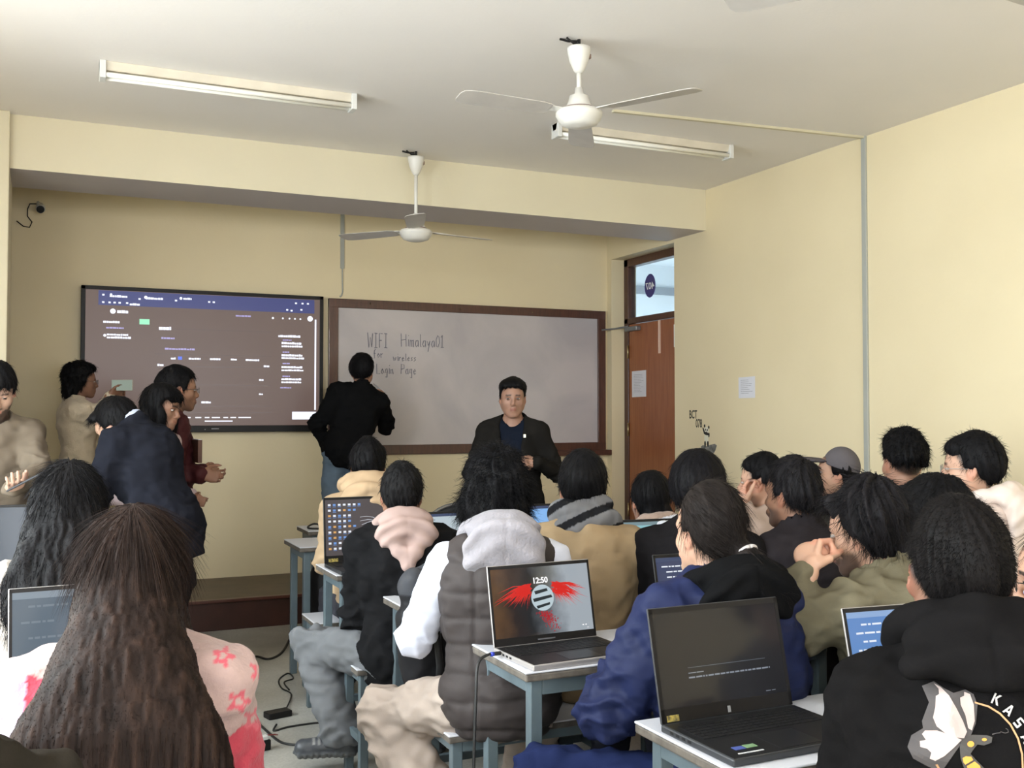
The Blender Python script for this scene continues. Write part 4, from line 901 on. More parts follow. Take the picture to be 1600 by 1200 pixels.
def hair_mesh(g, L, name='hair'):
    S = L['hair']; st = S.get('style', 'short'); hs, H, R = g.hs, g.H, g.R; col = np.array(L.get('haircol', BLACK)); cell = g.hcell
    P = lambda x, y, z: H + R @ (V3(x, y, z) * hs)
    t = S.get('h', .02); lo = P(0, 0, 0) - .24; hi = P(0, 0, 0) + .24
    if S.get('long'): lo = lo - V3(.12, .25, S['long']); hi = hi + V3(.12, .05, 0)
    f = Field(lo, hi, cell)
    f.ell(P(0, -.012 - t * .15, .030 + t * .25), (V3(.076, .098, .092) + V3(t * S.get('w', .8), t, t)) * hs, R.T, .01)
    for e in S.get('ell', ()): f.ell(P(*e[0]), np.array(e[1]) * hs, R.T, S.get('k', .02))
    zl = S.get('line', [-.085, -.078, -.045, .004, -.005, .058, .088])
    def cut(X, Y, Z):
        x = (X - H[0]) * R[0][0] + (Y - H[1]) * R[1][0] + (Z - H[2]) * R[2][0]
        y = ((X - H[0]) * R[0][1] + (Y - H[1]) * R[1][1] + (Z - H[2]) * R[2][1]) / hs; z = ((X - H[0]) * R[0][2] + (Y - H[1]) * R[1][2] + (Z - H[2]) * R[2][2]) / hs
        jag = .006 * np.sin(x * 210 + 1.3) + .004 * np.sin(x * 90 + y * 160)
        return (np.interp(y, [-.12, -.075, -.045, -.012, .018, .05, .1], zl) - z + jag * S.get('jag', 1)) * .8 * hs
    f.fn(cut, .008, 'cut')
    for e in S.get('post', ()):      # added after the hairline cut (fringe, pony tail, long hair), head frame
        if len(e) == 2: f.ell(P(*e[0]), np.array(e[1]) * hs, R.T, S.get('k', .02))
        else: f.cone(P(*e[0]), P(*e[1]), e[2] * hs, e[3] * hs, e[4] if len(e) > 4 else .02, (unit(R @ V3(*e[5])), e[6]) if len(e) > 5 else None)
    for e in S.get('fall', ()):      # added in the body frame (falls with gravity), offsets from the head centre
        f.cone(H + V3(*e[0]), H + V3(*e[1]), e[2], e[3], e[4] if len(e) > 4 else .03, (unit(V3(*e[5])), e[6]) if len(e) > 5 else None)
    if S.get('drape'):
        o_ = S.get('dout', .03); zz = [g.P[2] - .1, g.P[2], g.C[2], g.C[2] + .1, g.N[2], g.H[2] - .03]; yy = [g.P[1] - .12 - o_, g.P[1] - .118 - o_, g.C[1] - .118 - o_, g.C[1] + .02 - .115 - o_, g.N[1] - .070 - o_ * .6, H[1] - .055]
        dp = [(H[0] + S.get('dx', 0) * k_, float(np.interp(H[2] - dz, zz, yy)) - th * .45, H[2] - dz, hw, th) for k_, (dz, hw, th) in enumerate(S['drape'])]
        for a_, b_ in zip(dp[:-1], dp[1:]): f.cone(V3(*a_[:3]), V3(*b_[:3]), a_[3], b_[3], .04, ((0, 1, 0), (a_[4] / a_[3] + b_[4] / b_[3]) / 2))
    for e in S.get('sub', ()): f.ell(P(*e[0]), np.array(e[1]) * hs, R.T, .01, 'sub')
    V, Q = f.mesh(); n = vnormals(V, Q)
    q = ((V - H) @ R) / hs; cr = V3(*S.get('crown', (0, -.055, .11))); ph = np.arctan2(q[:, 0] - cr[0], q[:, 1] - cr[1]); rad = np.linalg.norm(q - cr, axis=1)
    F, G_ = S.get('freq', 9), S.get('lfreq', 12)
    if S.get('long') or S.get('vert'):
        wv = S.get('wave', .0) * np.sin(q[:, 2] * 30 + 3 * vnoise(V, 9))
        base = np.stack([(q[:, 0] + wv) * F * 7, (q[:, 1]) * F * 4, q[:, 2] * G_ * .5], 1)
        top = np.stack([np.cos(ph) * F, np.sin(ph) * F, rad * G_], 1); w = smooth01(q[:, 2], .0, .07)[:, None] if S.get('long') else 0
        nz = vnoise(base, 1, 3) * (1 - np.ravel(w)) + vnoise(top, 1, 3) * np.ravel(w); nz2 = vnoise(base, 2.7, 5) * (1 - np.ravel(w)) + vnoise(top, 2.7, 5) * np.ravel(w)
    else:
        p2 = np.stack([np.cos(ph + rad * S.get('swirl', 3)) * F, np.sin(ph + rad * S.get('swirl', 3)) * F, rad * G_], 1)
        nz = vnoise(p2, 1, 3); nz2 = vnoise(p2, 2.7, 5)
    lump = vnoise(q, S.get('lump', 28), 9 + g.seed)
    A = S.get('amp', .005); V = V + n * (A * nz + A * .5 * nz2 + S.get('lamp', .003) * lump)[:, None]
    cc = col[None] * (1.0 + .55 * nz[:, None] + .35 * nz2[:, None])
    if S.get('streak'): cc = cc + np.array(S['streak'])[None] * (smooth01(nz + nz2 * .5, .1, .9))[:, None]
    cc = np.clip(cc, .002, 1)
    nst = S.get('n', 900)
    # strands lying along the flow and lifting off
    r = np.random.default_rng(g.seed + 50); pick = r.integers(0, len(V), nst); p0 = V[pick]; n0 = n[pick]; q0 = q[pick]
    fl = (q0 - cr) @ R.T; fl[:, 2] -= S.get('down', .12); fl = fl - n0 * (fl * n0).sum(1)[:, None]; fl /= np.linalg.norm(fl, axis=1)[:, None] + 1e-9
    lf = S.get('lift', .35) * (1 - .65 * smooth01(q0[:, 2], .05, .11))[:, None]; ms = np.clip(r.normal(size=(nst, 3)), -1.3, 1.3) * S.get('mess', .25)
    if S.get('long'): w_ = smooth01(q0[:, 2], -.02, .07)[:, None]; fl = fl * w_ + (1 - w_) * V3(0, 0, -1)
    d0 = fl + n0 * lf + ms
    ln = S.get('len', .045) * r.uniform(.5, 1.3, nst) * hs
    hc = H.copy(); hr = .098 * hs
    SV, SQ = strands(p0 + n0 * S.get('root', -.003), d0, ln, S.get('width', .0011) * g.thick, S.get('grav', .3), S.get('curl', .3), g.seed, S.get('seg', 4))
    per = len(SV) // nst; sc = np.repeat(cc[pick] * r.uniform(.6, 1.7, nst)[:, None], per, axis=0)
    V2, Q2 = join([(V, Q), (SV, SQ)])
    o = np_mesh(name, V2, Q2, M_HAIR, g.root, np.concatenate([cc, sc])); return o
HAIR = {
 'short': dict(h=.020, w=.45, n=2600, len=.028, lift=.16, mess=.2, amp=.003, width=.0009),
 'crop': dict(h=.018, w=.30, n=2600, len=.024, lift=.9, mess=.45, amp=.003, line=[-.05, -.045, -.02, .02, .01, .06, .088], jag=.5),
 'tousle': dict(h=.030, w=.6, n=4000, len=.045, lift=.22, mess=.35, amp=.006, lamp=.006, curl=1.0, width=.0009, line=[-.062, -.055, -.03, .012, .0, .052, .08]),
 'quiff': dict(h=.024, w=.30, n=3200, len=.028, lift=.4, mess=.45, amp=.005, curl=1.5, width=.0009, line=[-.02, -.015, .0, .03, .02, .05, .082], ell=[((0, .02, .085), (.070, .075, .045))]),
 'bob': dict(h=.026, w=.8, n=2600, len=.06, lift=.05, mess=.08, amp=.003, width=.0009, down=.3, line=[-.14, -.14, -.14, -.12, .02, .06, .085], jag=.4),
}
def garment(g, kind, L):
    """one garment mesh: jacket / vest / trousers / shirt..."""
    off = L.get('off', .02); cell = g.ccell; col = L['col']; matl = L.get('mat', M_CLOTH)
    pts = []
    if kind == 'trousers':
        pts = [g.P, *g.Hp, *g.K, *g.A]; lo = np.min(pts, 0) - .2; hi = np.max(pts, 0) + .2; f = Field(lo, hi, cell)
        f.ell(g.P - g.fw * .01, np.array([.150 * g.build, .118 * g.build, .115]) * g.s + off, np.stack([V3(1, 0, 0), g.fw, g.up], 1).T, .03)
        for i in (0, 1): leg(f, g, i, off, off + L.get('offk', .008), off + L.get('offa', .022), .045, .97)
        f.fn(lambda X, Y, Z: (L.get('hem', .055) - Z) + 0 * X + 0 * Y, .004, 'cut')
        up, top = g.up, g.P + g.up * L.get('rise', .11) * g.s
        f.fn(lambda X, Y, Z: (X - top[0]) * up[0] + (Y - top[1]) * up[1] + (Z - top[2]) * up[2], .006, 'cut')
    else:
        pts = [g.P, g.N, *g.S] + ([] if L.get('sleeveless') else [*g.E, *g.Wr]); lo = np.min(pts, 0) - .24; hi = np.max(pts, 0) + .22; f = Field(lo, hi, cell)
        torso(f, g, off, .05, .085 if L.get('quilt') else .03)
        if kind == 'sleeves': f.F[:] = 1
        if not L.get('sleeveless'):
            for i in (0, 1): arm(f, g, i, off + L.get('sl', .004), off + L.get('cuff', .004), .04 if kind != 'sleeves' else .02, L.get('upto', .97))
        if L.get('skirt'):   # jacket hem falling below the waist
            f.cone(g.P + g.up * .05, g.P - V3(0, 0, L['skirt']), .15 * g.s * g.build + off, .165 * g.s * g.build + off + .01, .04, (g.fw, .76))
        hem = L.get('hem', .10); up = V3(0, 0, 1) if L.get('skirt') else g.up; p0 = g.P - up * hem * (1 if not L.get('skirt') else 1)
        if L.get('skirt'): p0 = g.P - V3(0, 0, L['skirt'])
        if kind != 'sleeves': 
            sel_lo = g.P - V3(.3, .3, .4); 
            f.fn(lambda X, Y, Z: np.maximum((p0[0] - X) * up[0] + (p0[1] - Y) * up[1] + (p0[2] - Z) * up[2], -9), .008, 'cut', g.P - .30, g.P + V3(.3, .3, .06))
        if L.get('collar'):
            ch, cr = L['collar']
            for a in np.linspace(-2.4, 2.4, 13):
                pp = g.N + g.sx * math.sin(a) * cr - g.fw2 * (math.cos(a) * cr * .95 + .002) + g.up2 * (.035 - .02 * (1 - math.cos(a)))
                f.cone(pp, pp + g.up2 * ch - (g.sx * math.sin(a) - g.fw2 * math.cos(a)) * .008, .013, .010, .015)
        f.cone(g.N - g.up2 * .02, g.H - g.up2 * .02, L.get('neckr', .062) * g.s, .085 * g.s, .008, None, 'sub')
        if L.get('open'):
            w0 = L['open']; c0, a1, a2 = g.P, g.sx, g.fw
            f.fn(lambda X, Y, Z: np.minimum(w0 - np.abs((X - c0[0]) * a1[0] + (Y - c0[1]) * a1[1] + (Z - c0[2]) * a1[2]) + .10 * np.clip(Z - c0[2] - .35, 0, .1), ((X - c0[0]) * a2[0] + (Y - c0[1]) * a2[1] + (Z - c0[2]) * a2[2]) - .03), .008, 'cut')
    V, Q = f.mesh(); n = vnormals(V, Q)
    # wrinkles: compressed folds near the joints, soft drape elsewhere
    wr = L.get('wr', .006) * 1.35; sd = g.seed
    d = wr * .45 * (1 - 2 * np.abs(vnoise(V * V3(1, 1, .7), 11, sd + 8)) ** .6) + wr * .9 * vnoise(V * V3(1, 1, .55), 16, sd) + wr * .6 * vnoise(V * V3(.8, .8, 1.3), 34, sd + 1)
    js = ([*g.E] if kind != 'trousers' and not L.get('sleeveless') else []) + ([*g.K, *g.A, *g.Hp] if kind == 'trousers' else [g.P + g.up * .04])
    for j in js:
        r_ = np.linalg.norm(V - j, axis=1); w = np.exp(-(r_ / .11) ** 2); ph = (V - j) @ unit(V3(.25, .35, 1)) * 95 + 4 * vnoise(V, 14, sd + 2)
        d += w * wr * 1.1 * (1 - 2 * np.abs(np.sin(ph * .5)) ** .7)
    if L.get('quilt'):
        u = (V - g.P) @ g.up; per = L['quilt']; ph = u / per + .15 * vnoise(V, 7, sd); fr = np.abs(ph - np.round(ph)); d += .0085 * np.minimum(fr * 5, 1) ** .6 - .004
        xx = (V - g.P) @ g.sx; seam = np.minimum(np.abs(np.abs(xx) - .095) / .012, 1); d -= .007 * (1 - seam) * ((V - g.P) @ g.fw < 0)
    V = V + n * d[:, None]
    c = np.tile(np.array(col, float), (len(V), 1)) if not callable(col) else col(V, g)
    c = c * (1 + .10 * (d / max(wr, 1e-4)).clip(-1, 1))[:, None] * (1 + .05 * vnoise(V, 9, sd + 4))[:, None]
    return np_mesh(L.get('name', kind), V, Q, matl, g.root, np.clip(c, .001, 1))
def neckpiece(g, kind, L):
    cell = g.ccell * .8; f = Field(g.N - V3(.28, .28, .42), g.N + V3(.28, .28, .22), cell); s = L.get('size', 1.0); N = g.N; sx, fw, up = g.sx, g.fw2, g.up2
    R = np.stack([sx, fw, up], 1)
    if kind == 'hood':
        ob = L.get('out', .03); yb = .086 + ob * .8; dr = L.get('drop', 1) * s; ri = L.get('rise', 1)
        pts = []
        for a in np.linspace(-2.5, 2.5, 23):
            ca = math.cos(a); pts.append(N + sx * math.sin(a) * .098 * s - fw * (ca * (yb if ca > 0 else .085) * .95 + .004) + up * (.040 * ri - .026 * (1 - ca)))
        for k_, (a, b) in enumerate(zip(pts[:-1], pts[1:])): f.cone(a, b, .021 * s, .021 * s, .025)
        f.ell(N - fw * (yb + .004) + up * (.010 * ri), V3(.112 * s, .040, .050 * s), R.T, .03)
        f.ell(N - fw * (yb + .030) - up * .050 * dr, V3(.122 * s, .040, .085 * dr), R.T, .03)
        if L.get('vee'):
            for q_ in (-1, 1): f.cone(N - fw * (yb + .030) - up * .05 * s + sx * q_ * .075 * s, N - fw * (yb + .062) - up * .165 * s, .036, .022, .03, (fw, .9))
        f.ell(N + up * .085 - fw * .030 * s, V3(.066 * s, .062 * s, .085), R.T, .015, 'sub')
    else:       # scarf: wound bands
        for k, (hh, rr, tr, tilt) in enumerate(((.000, .112, .036, .2), (.038, .096, .034, -.25), (.072, .084, .028, .15))):
            pts = []
            for a in np.linspace(-math.pi, math.pi, 21): pts.append(N + sx * math.sin(a) * rr * s - fw * math.cos(a) * rr * .85 * s + up * (hh - .012 + tilt * .10 * math.sin(a) + .012 * math.cos(a)))
            for a, b in zip(pts[:-1], pts[1:]): f.cone(a, b, tr * s, tr * s, .006, (up, 1.15))
        f.cone(N + up * .0, N + up * .2, .05, .06, .01, None, 'sub')
    V, Q = f.mesh(); n = vnormals(V, Q); wr = L.get('wr', .006)
    u = (V - N) @ up; a = np.arctan2((V - N) @ sx, -(V - N) @ fw)
    d = wr * vnoise(np.stack([a * 3, u * 30, u * 0], 1), 1.0, g.seed) + wr * .7 * vnoise(V, 26, g.seed + 3)
    if kind == 'hood': xx = (V - N) @ sx; d = d * .8 - .0025 * np.exp(-(xx / .004) ** 2) * (u < .03) + wr * .7 * np.sin((u + 1.6 * np.abs(xx) ** 1.5) * 85 + 2.5 * vnoise(V, 10, g.seed)) * smooth01(.03 - u, 0, .05)
    V = V + n * d[:, None]; col = L['col']; c = np.tile(np.array(col, float), (len(V), 1)) if not callable(col) else col(V, g)
    c = c * (1 + .12 * (d / wr).clip(-1, 1))[:, None]
    return np_mesh(L.get('name', kind), V, Q, L.get('mat', M_CLOTH), g.root, np.clip(c, .001, 1))
def shoe(g, i, L):
    A, toe = g.A[i], g.toe[i]; d = unit(toe * V3(1, 1, 0)); s = g.s; f = Field(A - V3(.3, .3, .15), A + V3(.3, .3, .2), max(.005, g.ccell * .6)); z0 = A[2] - .085 * s
    b = V3(A[0], A[1], z0)
    f.cone(b + V3(0, 0, .05) - d * .02, A + V3(0, 0, .02), .045, .048, .02); f.cone(b + V3(0, 0, .045) - d * .03, b + V3(0, 0, .038) + d * .15, .044, .040, .03, (V3(0, 0, 1), .95))
    sl = lambda X, Y, Z: z0 - Z + 0 * X + 0 * Y
    f.fn(lambda X, Y, Z: (z0 + .001 - Z) + 0 * X + 0 * Y, .004, 'cut')
    V, Q = f.mesh(); n = vnormals(V, Q); h = V[:, 2] - z0; sole = h < .028
    V = V + n * np.where(sole, .006 + .002 * np.sign(np.sin((V @ d) * 260)), .002 * vnoise(V, 60))[:, None]
    V[:, 2] = np.maximum(V[:, 2], z0)
    c = np.where(sole[:, None], np.array(L.get('sole', (.10, .10, .10))), np.array(L['col'])); lace = (h > .06) & (np.abs(((V - A) @ d) - .07) < .05) & (np.sin((V @ d) * 300) > .3); c = np.where(lace[:, None], np.array((.2, .2, .2)), c)
    return np_mesh('shoe', V, Q, M_LEATH, g.root, c)
def glasses(g, col=(.35, .33, .32), thick=.0011):
    P = lambda x, y, z: g.H + g.R @ (V3(x, y, z) * g.hs); w = MB()
    for s in (-1, 1):
        w.tube([P(s * .033 + .021 * math.cos(a), .107 - .10 * (abs(s * .033 + .021 * math.cos(a)) ** 1.5), .001 + .017 * math.sin(a)) for a in np.linspace(0, 2 * math.pi, 25)], thick, 6)
        w.tube([P(s * .054, .102, .006), P(s * .074, .085, .006), P(s * .080, .0, .006), P(s * .080, -.012, -.004)], thick, 6)
    w.tube([P(-.012, .106, .004), P(0, .110, .006), P(.012, .106, .004)], thick, 6)
    o = w.build('glasses', mat('glasses_%d' % int(col[0] * 100), col, .3, metal=.6), g.root, smooth=True)
    l = MB()
    for s in (-1, 1): l.add([P(s * .033 + .020 * math.cos(a), .105 - .10 * (abs(s * .033 + .020 * math.cos(a)) ** 1.5), .001 + .016 * math.sin(a)) for a in np.linspace(0, 2 * math.pi, 25)[:-1]], [tuple(range(24))])
    l.build('lens', M_LENS, o)
def eyes(g, sk, look=(0, 0)):
    for s in (-1, 1):
        f = Field(V3(-.02, -.02, -.02), V3(.02, .02, .02), .0016); f.ell((0, 0, 0), (.0115 * g.hs,) * 3, None, 0); V, Q = f.mesh(); u = V / np.linalg.norm(V, axis=1)[:, None]
        dd = unit(V3(look[0], 1, look[1])); a = u @ dd; c = np.where((a > .80)[:, None], np.array((.012, .008, .006)), np.array((.36, .31, .28)))
        c = np.where(((u[:, 2] > .30) | (u[:, 2] < -.34))[:, None], np.array(sk) * .75, c)
        np_mesh('eye', (g.H + g.R @ (V3(s * .031, .0795, .003) * g.hs))[None] + V @ g.R.T, Q, M_EYE, g.root, c)
_pseed = [100]
def person(label, head, theta=0.0, mode='sit', lean=.12, curv=.15, nod=0.0, turn=0.0, roll=0.0, s=None, build=1.0, skin='brown', hair=None, haircol=BLACK,
           wear=(), legs=None, arms=None, beard=0, moustache=0, specs=None, face=False, hs=1.0, floor=0.0, shoulder_yaw=0.0, side=0.0, shoes=None, look=(0, 0), female=False,
           fade=None, scalp=.92, kneck=.03, group=None, feet=True, hipz=None, extra=None):
    px, py, t = head; Hw = at(px, py, t); g = Rig(); _pseed[0] += 1; g.seed = _pseed[0]
    g.hcell = max(.0036, t * .0016); g.ccell = max(.006, t * .0021); g.thick = max(.75, t / 3.2)
    if mode == 'stand' and s is None: s = (Hw[2] - floor) / 1.585 / (math.cos(lean) * .5 + .5)
    s = s or 1.0; g.s = s; g.build = build; g.hs = hs * (s if s < 1 else 1) * (.97 if female else 1.0)
    g.fw = V3(0, math.cos(lean), -math.sin(lean)); g.up = V3(math.sin(side), math.sin(lean), math.cos(lean)); g.up = unit(g.up); g.fw = unit(g.fw - g.up * (g.fw @ g.up))
    Rsy = np.array(Matrix.Rotation(shoulder_yaw, 3, 'Z')); l2 = lean + curv
    g.up2 = unit(Rsy @ V3(math.sin(side), math.sin(l2), math.cos(l2))); g.sx = unit(Rsy @ V3(math.cos(side), 0, -math.sin(side))); g.fw2 = np.cross(g.up2, g.sx); g.sx = np.cross(g.fw2, g.up2)
    dC = g.up * .27 * s; dN = dC + unit(g.up + g.up2) * .23 * s; dH = dN + V3(0, kneck, 0) + unit(g.up2 * .6 + V3(0, 0, .4)) * .135 * s
    Rt = np.array(Matrix.Rotation(theta, 3, 'Z')); pz = Hw[2] - dH[2] if hipz is None else hipz
    root_xy = Hw - Rt @ V3(dH[0], dH[1], 0); g.root = empty('person', (root_xy[0], root_xy[1], floor), theta, label=label, cat='person', group=group)
    g.P = V3(0, 0, pz - floor); g.C = g.P + dC; g.N = g.P + dN; g.H = g.P + dH
    if hipz is not None: g.H[2] = Hw[2] - floor
    g.loc = lambda w: Rt.T @ (np.asarray(w, float) - V3(root_xy[0], root_xy[1], floor)); g.wld = lambda p: Rt @ np.asarray(p, float) + V3(root_xy[0], root_xy[1], floor)
    L_ = lambda v: g.loc(v[1]) if isinstance(v, tuple) and isinstance(v[0], str) else V3(*v)
    g.R = rotm(turn, -nod, roll)
    g.S = [g.N + (-g.sx * .165 - g.up2 * .078) * s, g.N + (g.sx * .165 - g.up2 * .078) * s]      # 0 = left, 1 = right
    g.Hp = [g.P + V3(-.088 * s, 0, -.02), g.P + V3(.088 * s, 0, -.02)]
    arms = arms or {}; g.E = [None, None]; g.Wr = [None, None]; g.hand = [None, None]
    for i, key in enumerate('LR'):
        a = dict(arms.get(key, {})); sg = -1 if i == 0 else 1
        dflt = (sg * .14, .36, .80 - floor) if mode == 'sit' else (sg * .25, .06, g.P[2] - .02)
        w_ = L_(a.get('w', dflt)); pole = V3(*a.get('pole', (sg * .25, -.5, -.8) if mode == 'sit' else (sg * .3, -1, 0)))
        g.E[i], g.Wr[i] = ik(g.S[i], w_, .285 * s, .255 * s, pole)
        fd = unit(g.Wr[i] - g.E[i]); g.hand[i] = (V3(*a['d']) if 'd' in a else fd, V3(*a['n']) if 'n' in a else (V3(0, 0, -1) if mode == 'sit' else V3(-sg, 0, 0)), a.get('curl', .45), a.get('thumb', .5))
    legs = legs or {}; g.K = [None, None]; g.A = [None, None]; g.toe = [None, None]
    for i, key in enumerate('LR'):
        a = dict(legs.get(key, {})); sg = -1 if i == 0 else 1
        an = L_(a.get('a', (sg * .13, .34, .09) if mode == 'sit' else (sg * .10, -.01, .09))); pole = V3(*a.get('pole', (sg * .25, 1, .35) if mode == 'sit' else (sg * .05, 1, 0)))
        l1 = l2_ = .42 * s
        if mode == 'stand': dd = np.linalg.norm(an - g.Hp[i]); l1 = l2_ = max(.42 * s, dd / 2 * 1.003)
        g.K[i], g.A[i] = ik(g.Hp[i], an, l1, l2_, pole); g.toe[i] = V3(*a.get('toe', (sg * .2, 1, 0)))
    # ---- body: one continuous surface
    pts = np.array([g.P, g.N, g.H, *g.S, *g.E, *g.Wr, *g.K, *g.A]); lo = pts.min(0) - .17; hi = pts.max(0) + .17; lo[2] = max(lo[2], -.02)
    fc = g.hcell * .9; vis = [face, True]
    fine = [(g.H, V3(.125, .14, .14), max(.0034, fc) if face else fc * 1.15)] + [(g.Wr[i] + unit(g.hand[i][0]) * .06, V3(.10, .10, .10), max(.0038, fc * .95)) for i in (0, 1) if (arms.get('LR'[i], {}).get('show'))]
    f = Field(lo, hi, .016, fine)
    torso(f, g, -.010, .04)
    for i in (0, 1):
        arm(f, g, i, -.006, 0, .02); leg(f, g, i, -.020, -.018, -.010, .03)
        d, n, cu, th = g.hand[i]; hand(f, g.Wr[i], d, n, cu, (-1 if i == 0 else 1), s * (1.0 if not female else .92), thumb=th)
        f.cone(g.A[i] - V3(0, 0, .03), g.A[i] + unit(g.toe[i]) * .12 - V3(0, 0, .05), .03, .022, .03)
    f.cone(g.N - g.up2 * .03, g.H + g.R @ V3(0, -.020, -.055), .060 * s * (.85 if female else 1), .054 * s * (.85 if female else 1), .025)
    head_sdf(f, g, female)
    V, Q = f.mesh(); Lk = dict(skin=skin, beard=beard, moustache=moustache, haircol=haircol, scalp=scalp)
    if fade: Lk['fade'] = fade
    np_mesh('body', V, Q, M_SKIN, g.root, skin_colors(g, V, Lk))
    if face: eyes(g, SK[skin], look)
    if hair: 
        S = dict(HAIR[hair]) if isinstance(hair, str) else dict(HAIR[hair[0]], **hair[1]); hair_mesh(g, dict(hair=S, haircol=haircol))
    for (k, L) in wear:
        if k in ('hood', 'scarf'): neckpiece(g, k, L)
        else: garment(g, k, L)
    if shoes:
        for i in (0, 1): shoe(g, i, shoes)
    if specs: glasses(g, specs)
    if extra: extra(g)
    return g
# ================================================================= THE PEOPLE
def T(L, **k): L = dict(L); L.update(k); return L
def jk(col, **k): return ('jacket', T(dict(col=col), **k))
def tr(col, **k): return ('trousers', T(dict(col=col), **k))
SHO = dict(col=(.03, .03, .035), sole=(.14, .14, .14))
# ---------- standing at the front
def suit_extra(g):
    w = MB()
    for s in (-1, 1):
        pts = []
    b = MB(); c = g.C + g.fw * .165 + V3(-.085, 0, .13); b.box(c[0] - .007, c[0] + .007, c[1] - .012, c[1] + .004, c[2] - .01, c[2] + .01); b.build('lapel_pin', mat('pin_gold', (.7, .65, .5), .3, metal=.7), g.root)
person('man in a black suit over a dark T-shirt, hands folded before the whiteboard', (801, 623, 6.35), theta=math.pi - .52, mode='stand', lean=0, curv=.03, skin='ruddy', face=True, build=1.08, nod=.05, turn=.12,
  hair=('short', dict(h=.016, w=.35, n=700, len=.02, lift=.2, mess=.2, line=[-.08, -.07, -.04, .0, .0, .055, .078], ell=[((.028, .01, .078), (.058, .085, .046)), ((-.028, .01, .078), (.058, .085, .046))])), look=(.25, 0), scalp=1.0,
  arms=dict(L=dict(w=('w', at(838, 722, 6.12)), pole=(-.6, -.4, -.9), show=1, d=(.9, .1, -.2), n=(0, -1, -.2), curl=.35), R=dict(w=(.07, .25, 1.05), pole=(.9, -.5, -.3), show=1, d=(-.8, .1, -.4), n=(0, -1, 0), curl=.6)),
  wear=[('shirt', dict(col=(.008, .011, .020), off=.004, sleeveless=1, neckr=.056, wr=.003, hem=.14)), jk((.012, .011, .010), off=.020, skirt=.20, open=.062, collar=(.018, .075), wr=.005), tr((.012, .012, .012))], shoes=SHO, extra=suit_extra)
def marker_extra(g):
    tip = at(583, 600, 8.34); b = MB(); q = g.loc(tip); h = g.loc(at(592, 606, 8.28)); b.tube([q, q + (h - q) * 2.0], .006, 8); mk = b.build('marker_pen', mat('marker_white', (.6, .6, .62), .4), None, smooth=True); mk.matrix_world = Matrix.Translation(g.wld(V3(0, 0, 0)).tolist()) @ Matrix.Rotation(g.root.rotation_euler[2], 4, 'Z')
    tag(mk, 'white marker pen in the hand of the man writing on the whiteboard', 'marker')
person('man in a black jacket and jeans writing on the whiteboard, seen from behind', (566, 580, 7.72), theta=-.12, mode='stand', lean=.03, curv=.08, turn=-.40, side=.24, roll=-.1, floor=PLZ, skin='tan', nod=-.05, s=.98,
  hair=('short', dict(n=900, len=.03)), arms=dict(R=dict(w=('w', at(598, 622, 8.05)), pole=(.1, -.3, -1), show=1, d=(-.3, .5, .6), n=(-.5, .6, -.3), curl=.9), L=dict(w=(-.10, .20, .98), pole=(-1, -.2, .1))),
  wear=[jk((.006, .006, .0065), off=.030, hem=.12, collar=(.03, .070), wr=.009, sl=.008), tr((.12, .165, .22), off=.016, offk=.012)], shoes=SHO, extra=marker_extra)
# ---------- standing group at the left
def phone(name, M, label, col=(.02, .02, .025), scr=None, case=None):
    t = empty(name, M.translation, label=label, cat='phone'); Mi = Matrix.Translation(-M.translation) @ M
    MB().box(-.037, .037, -.078, .078, -.004, .004, Mi).build('phone_body', mat('phone_' + name + str(int(col[0] * 100)), col, .35), t, bevel=.003)
    MB().box(-.034, .034, -.074, .074, .0041, .0048, Mi).build('screen', scr or glossy_screen('phone_glass', (.05, .06, .08), .6), t); return t
person('bearded man in a taupe zip pullover looking down at his phone', (-7, 612, 4.8), theta=math.pi + .20, mode='stand', lean=.02, curv=.12, nod=.42, turn=-.05, skin='pale', face=True, beard=.85, moustache=.7, 
  hair=('tousle', dict(h=.022, n=1500, len=.035, lift=.15, mess=.2, amp=.004, ell=[((0, .062, .075), (.068, .045, .045))], line=[-.06, -.055, -.03, .012, .0, .040, .050])), fade=[-.05, -.05, -.03, .02, .0, .045, .08],
  arms=dict(L=dict(w=('w', at(20, 762, 4.50)), pole=(-1, -.3, -.5), show=1, d=(.05, .9, .15), n=(.2, .0, 1), curl=.5), R=dict(w=(.16, .22, 1.02), pole=(1, -.5, -.4))),
  wear=[('pullover', dict(col=(.155, .125, .095), off=.026, skirt=.10, collar=(.03, .068), wr=.008, sl=.010)), tr((.02, .02, .025))], shoes=SHO)
Mph = Matrix.Translation(at(40, 752, 4.42).tolist()) @ Euler((math.radians(-28), math.radians(-8), math.radians(75))).to_matrix().to_4x4()
phone('phone', Mph, 'phone held by the bearded man at the left edge')
person('woman in a cream sweater with a dark curly bob filming with her phone', (128, 597, 6.9), theta=-math.pi / 2 + .12, mode='stand', lean=-.06, curv=.05, floor=PLZ, skin='dark', face=True, female=True, nod=.0, build=.92,
  hair=('bob', dict(h=.034, w=.9, n=3000, len=.03, lift=.3, mess=.5, curl=2.0, amp=.008, lamp=.008, post=[((0, -.08, -.07), (.078, .060, .075))], line=[-.16, -.16, -.14, -.08, .03, .07, .095])), specs=(.04, .04, .04),
  arms=dict(L=dict(w=('w', at(172, 618, 6.78)), pole=(-.3, -.3, -1), show=1, d=(-.05, .8, .55), n=(.7, .5, 0), curl=.8), R=dict(w=('w', at(173, 622, 7.0)), pole=(.5, -.1, -1), show=1, d=(0, .8, .5), n=(-.7, .5, 0), curl=.8)),
  wear=[('sweater', dict(col=(.50, .42, .32), off=.022, skirt=.02, collar=(.01, .066), mat=M_FLEECE, wr=.008, sl=.014)), tr((.035, .035, .04))], shoes=SHO)
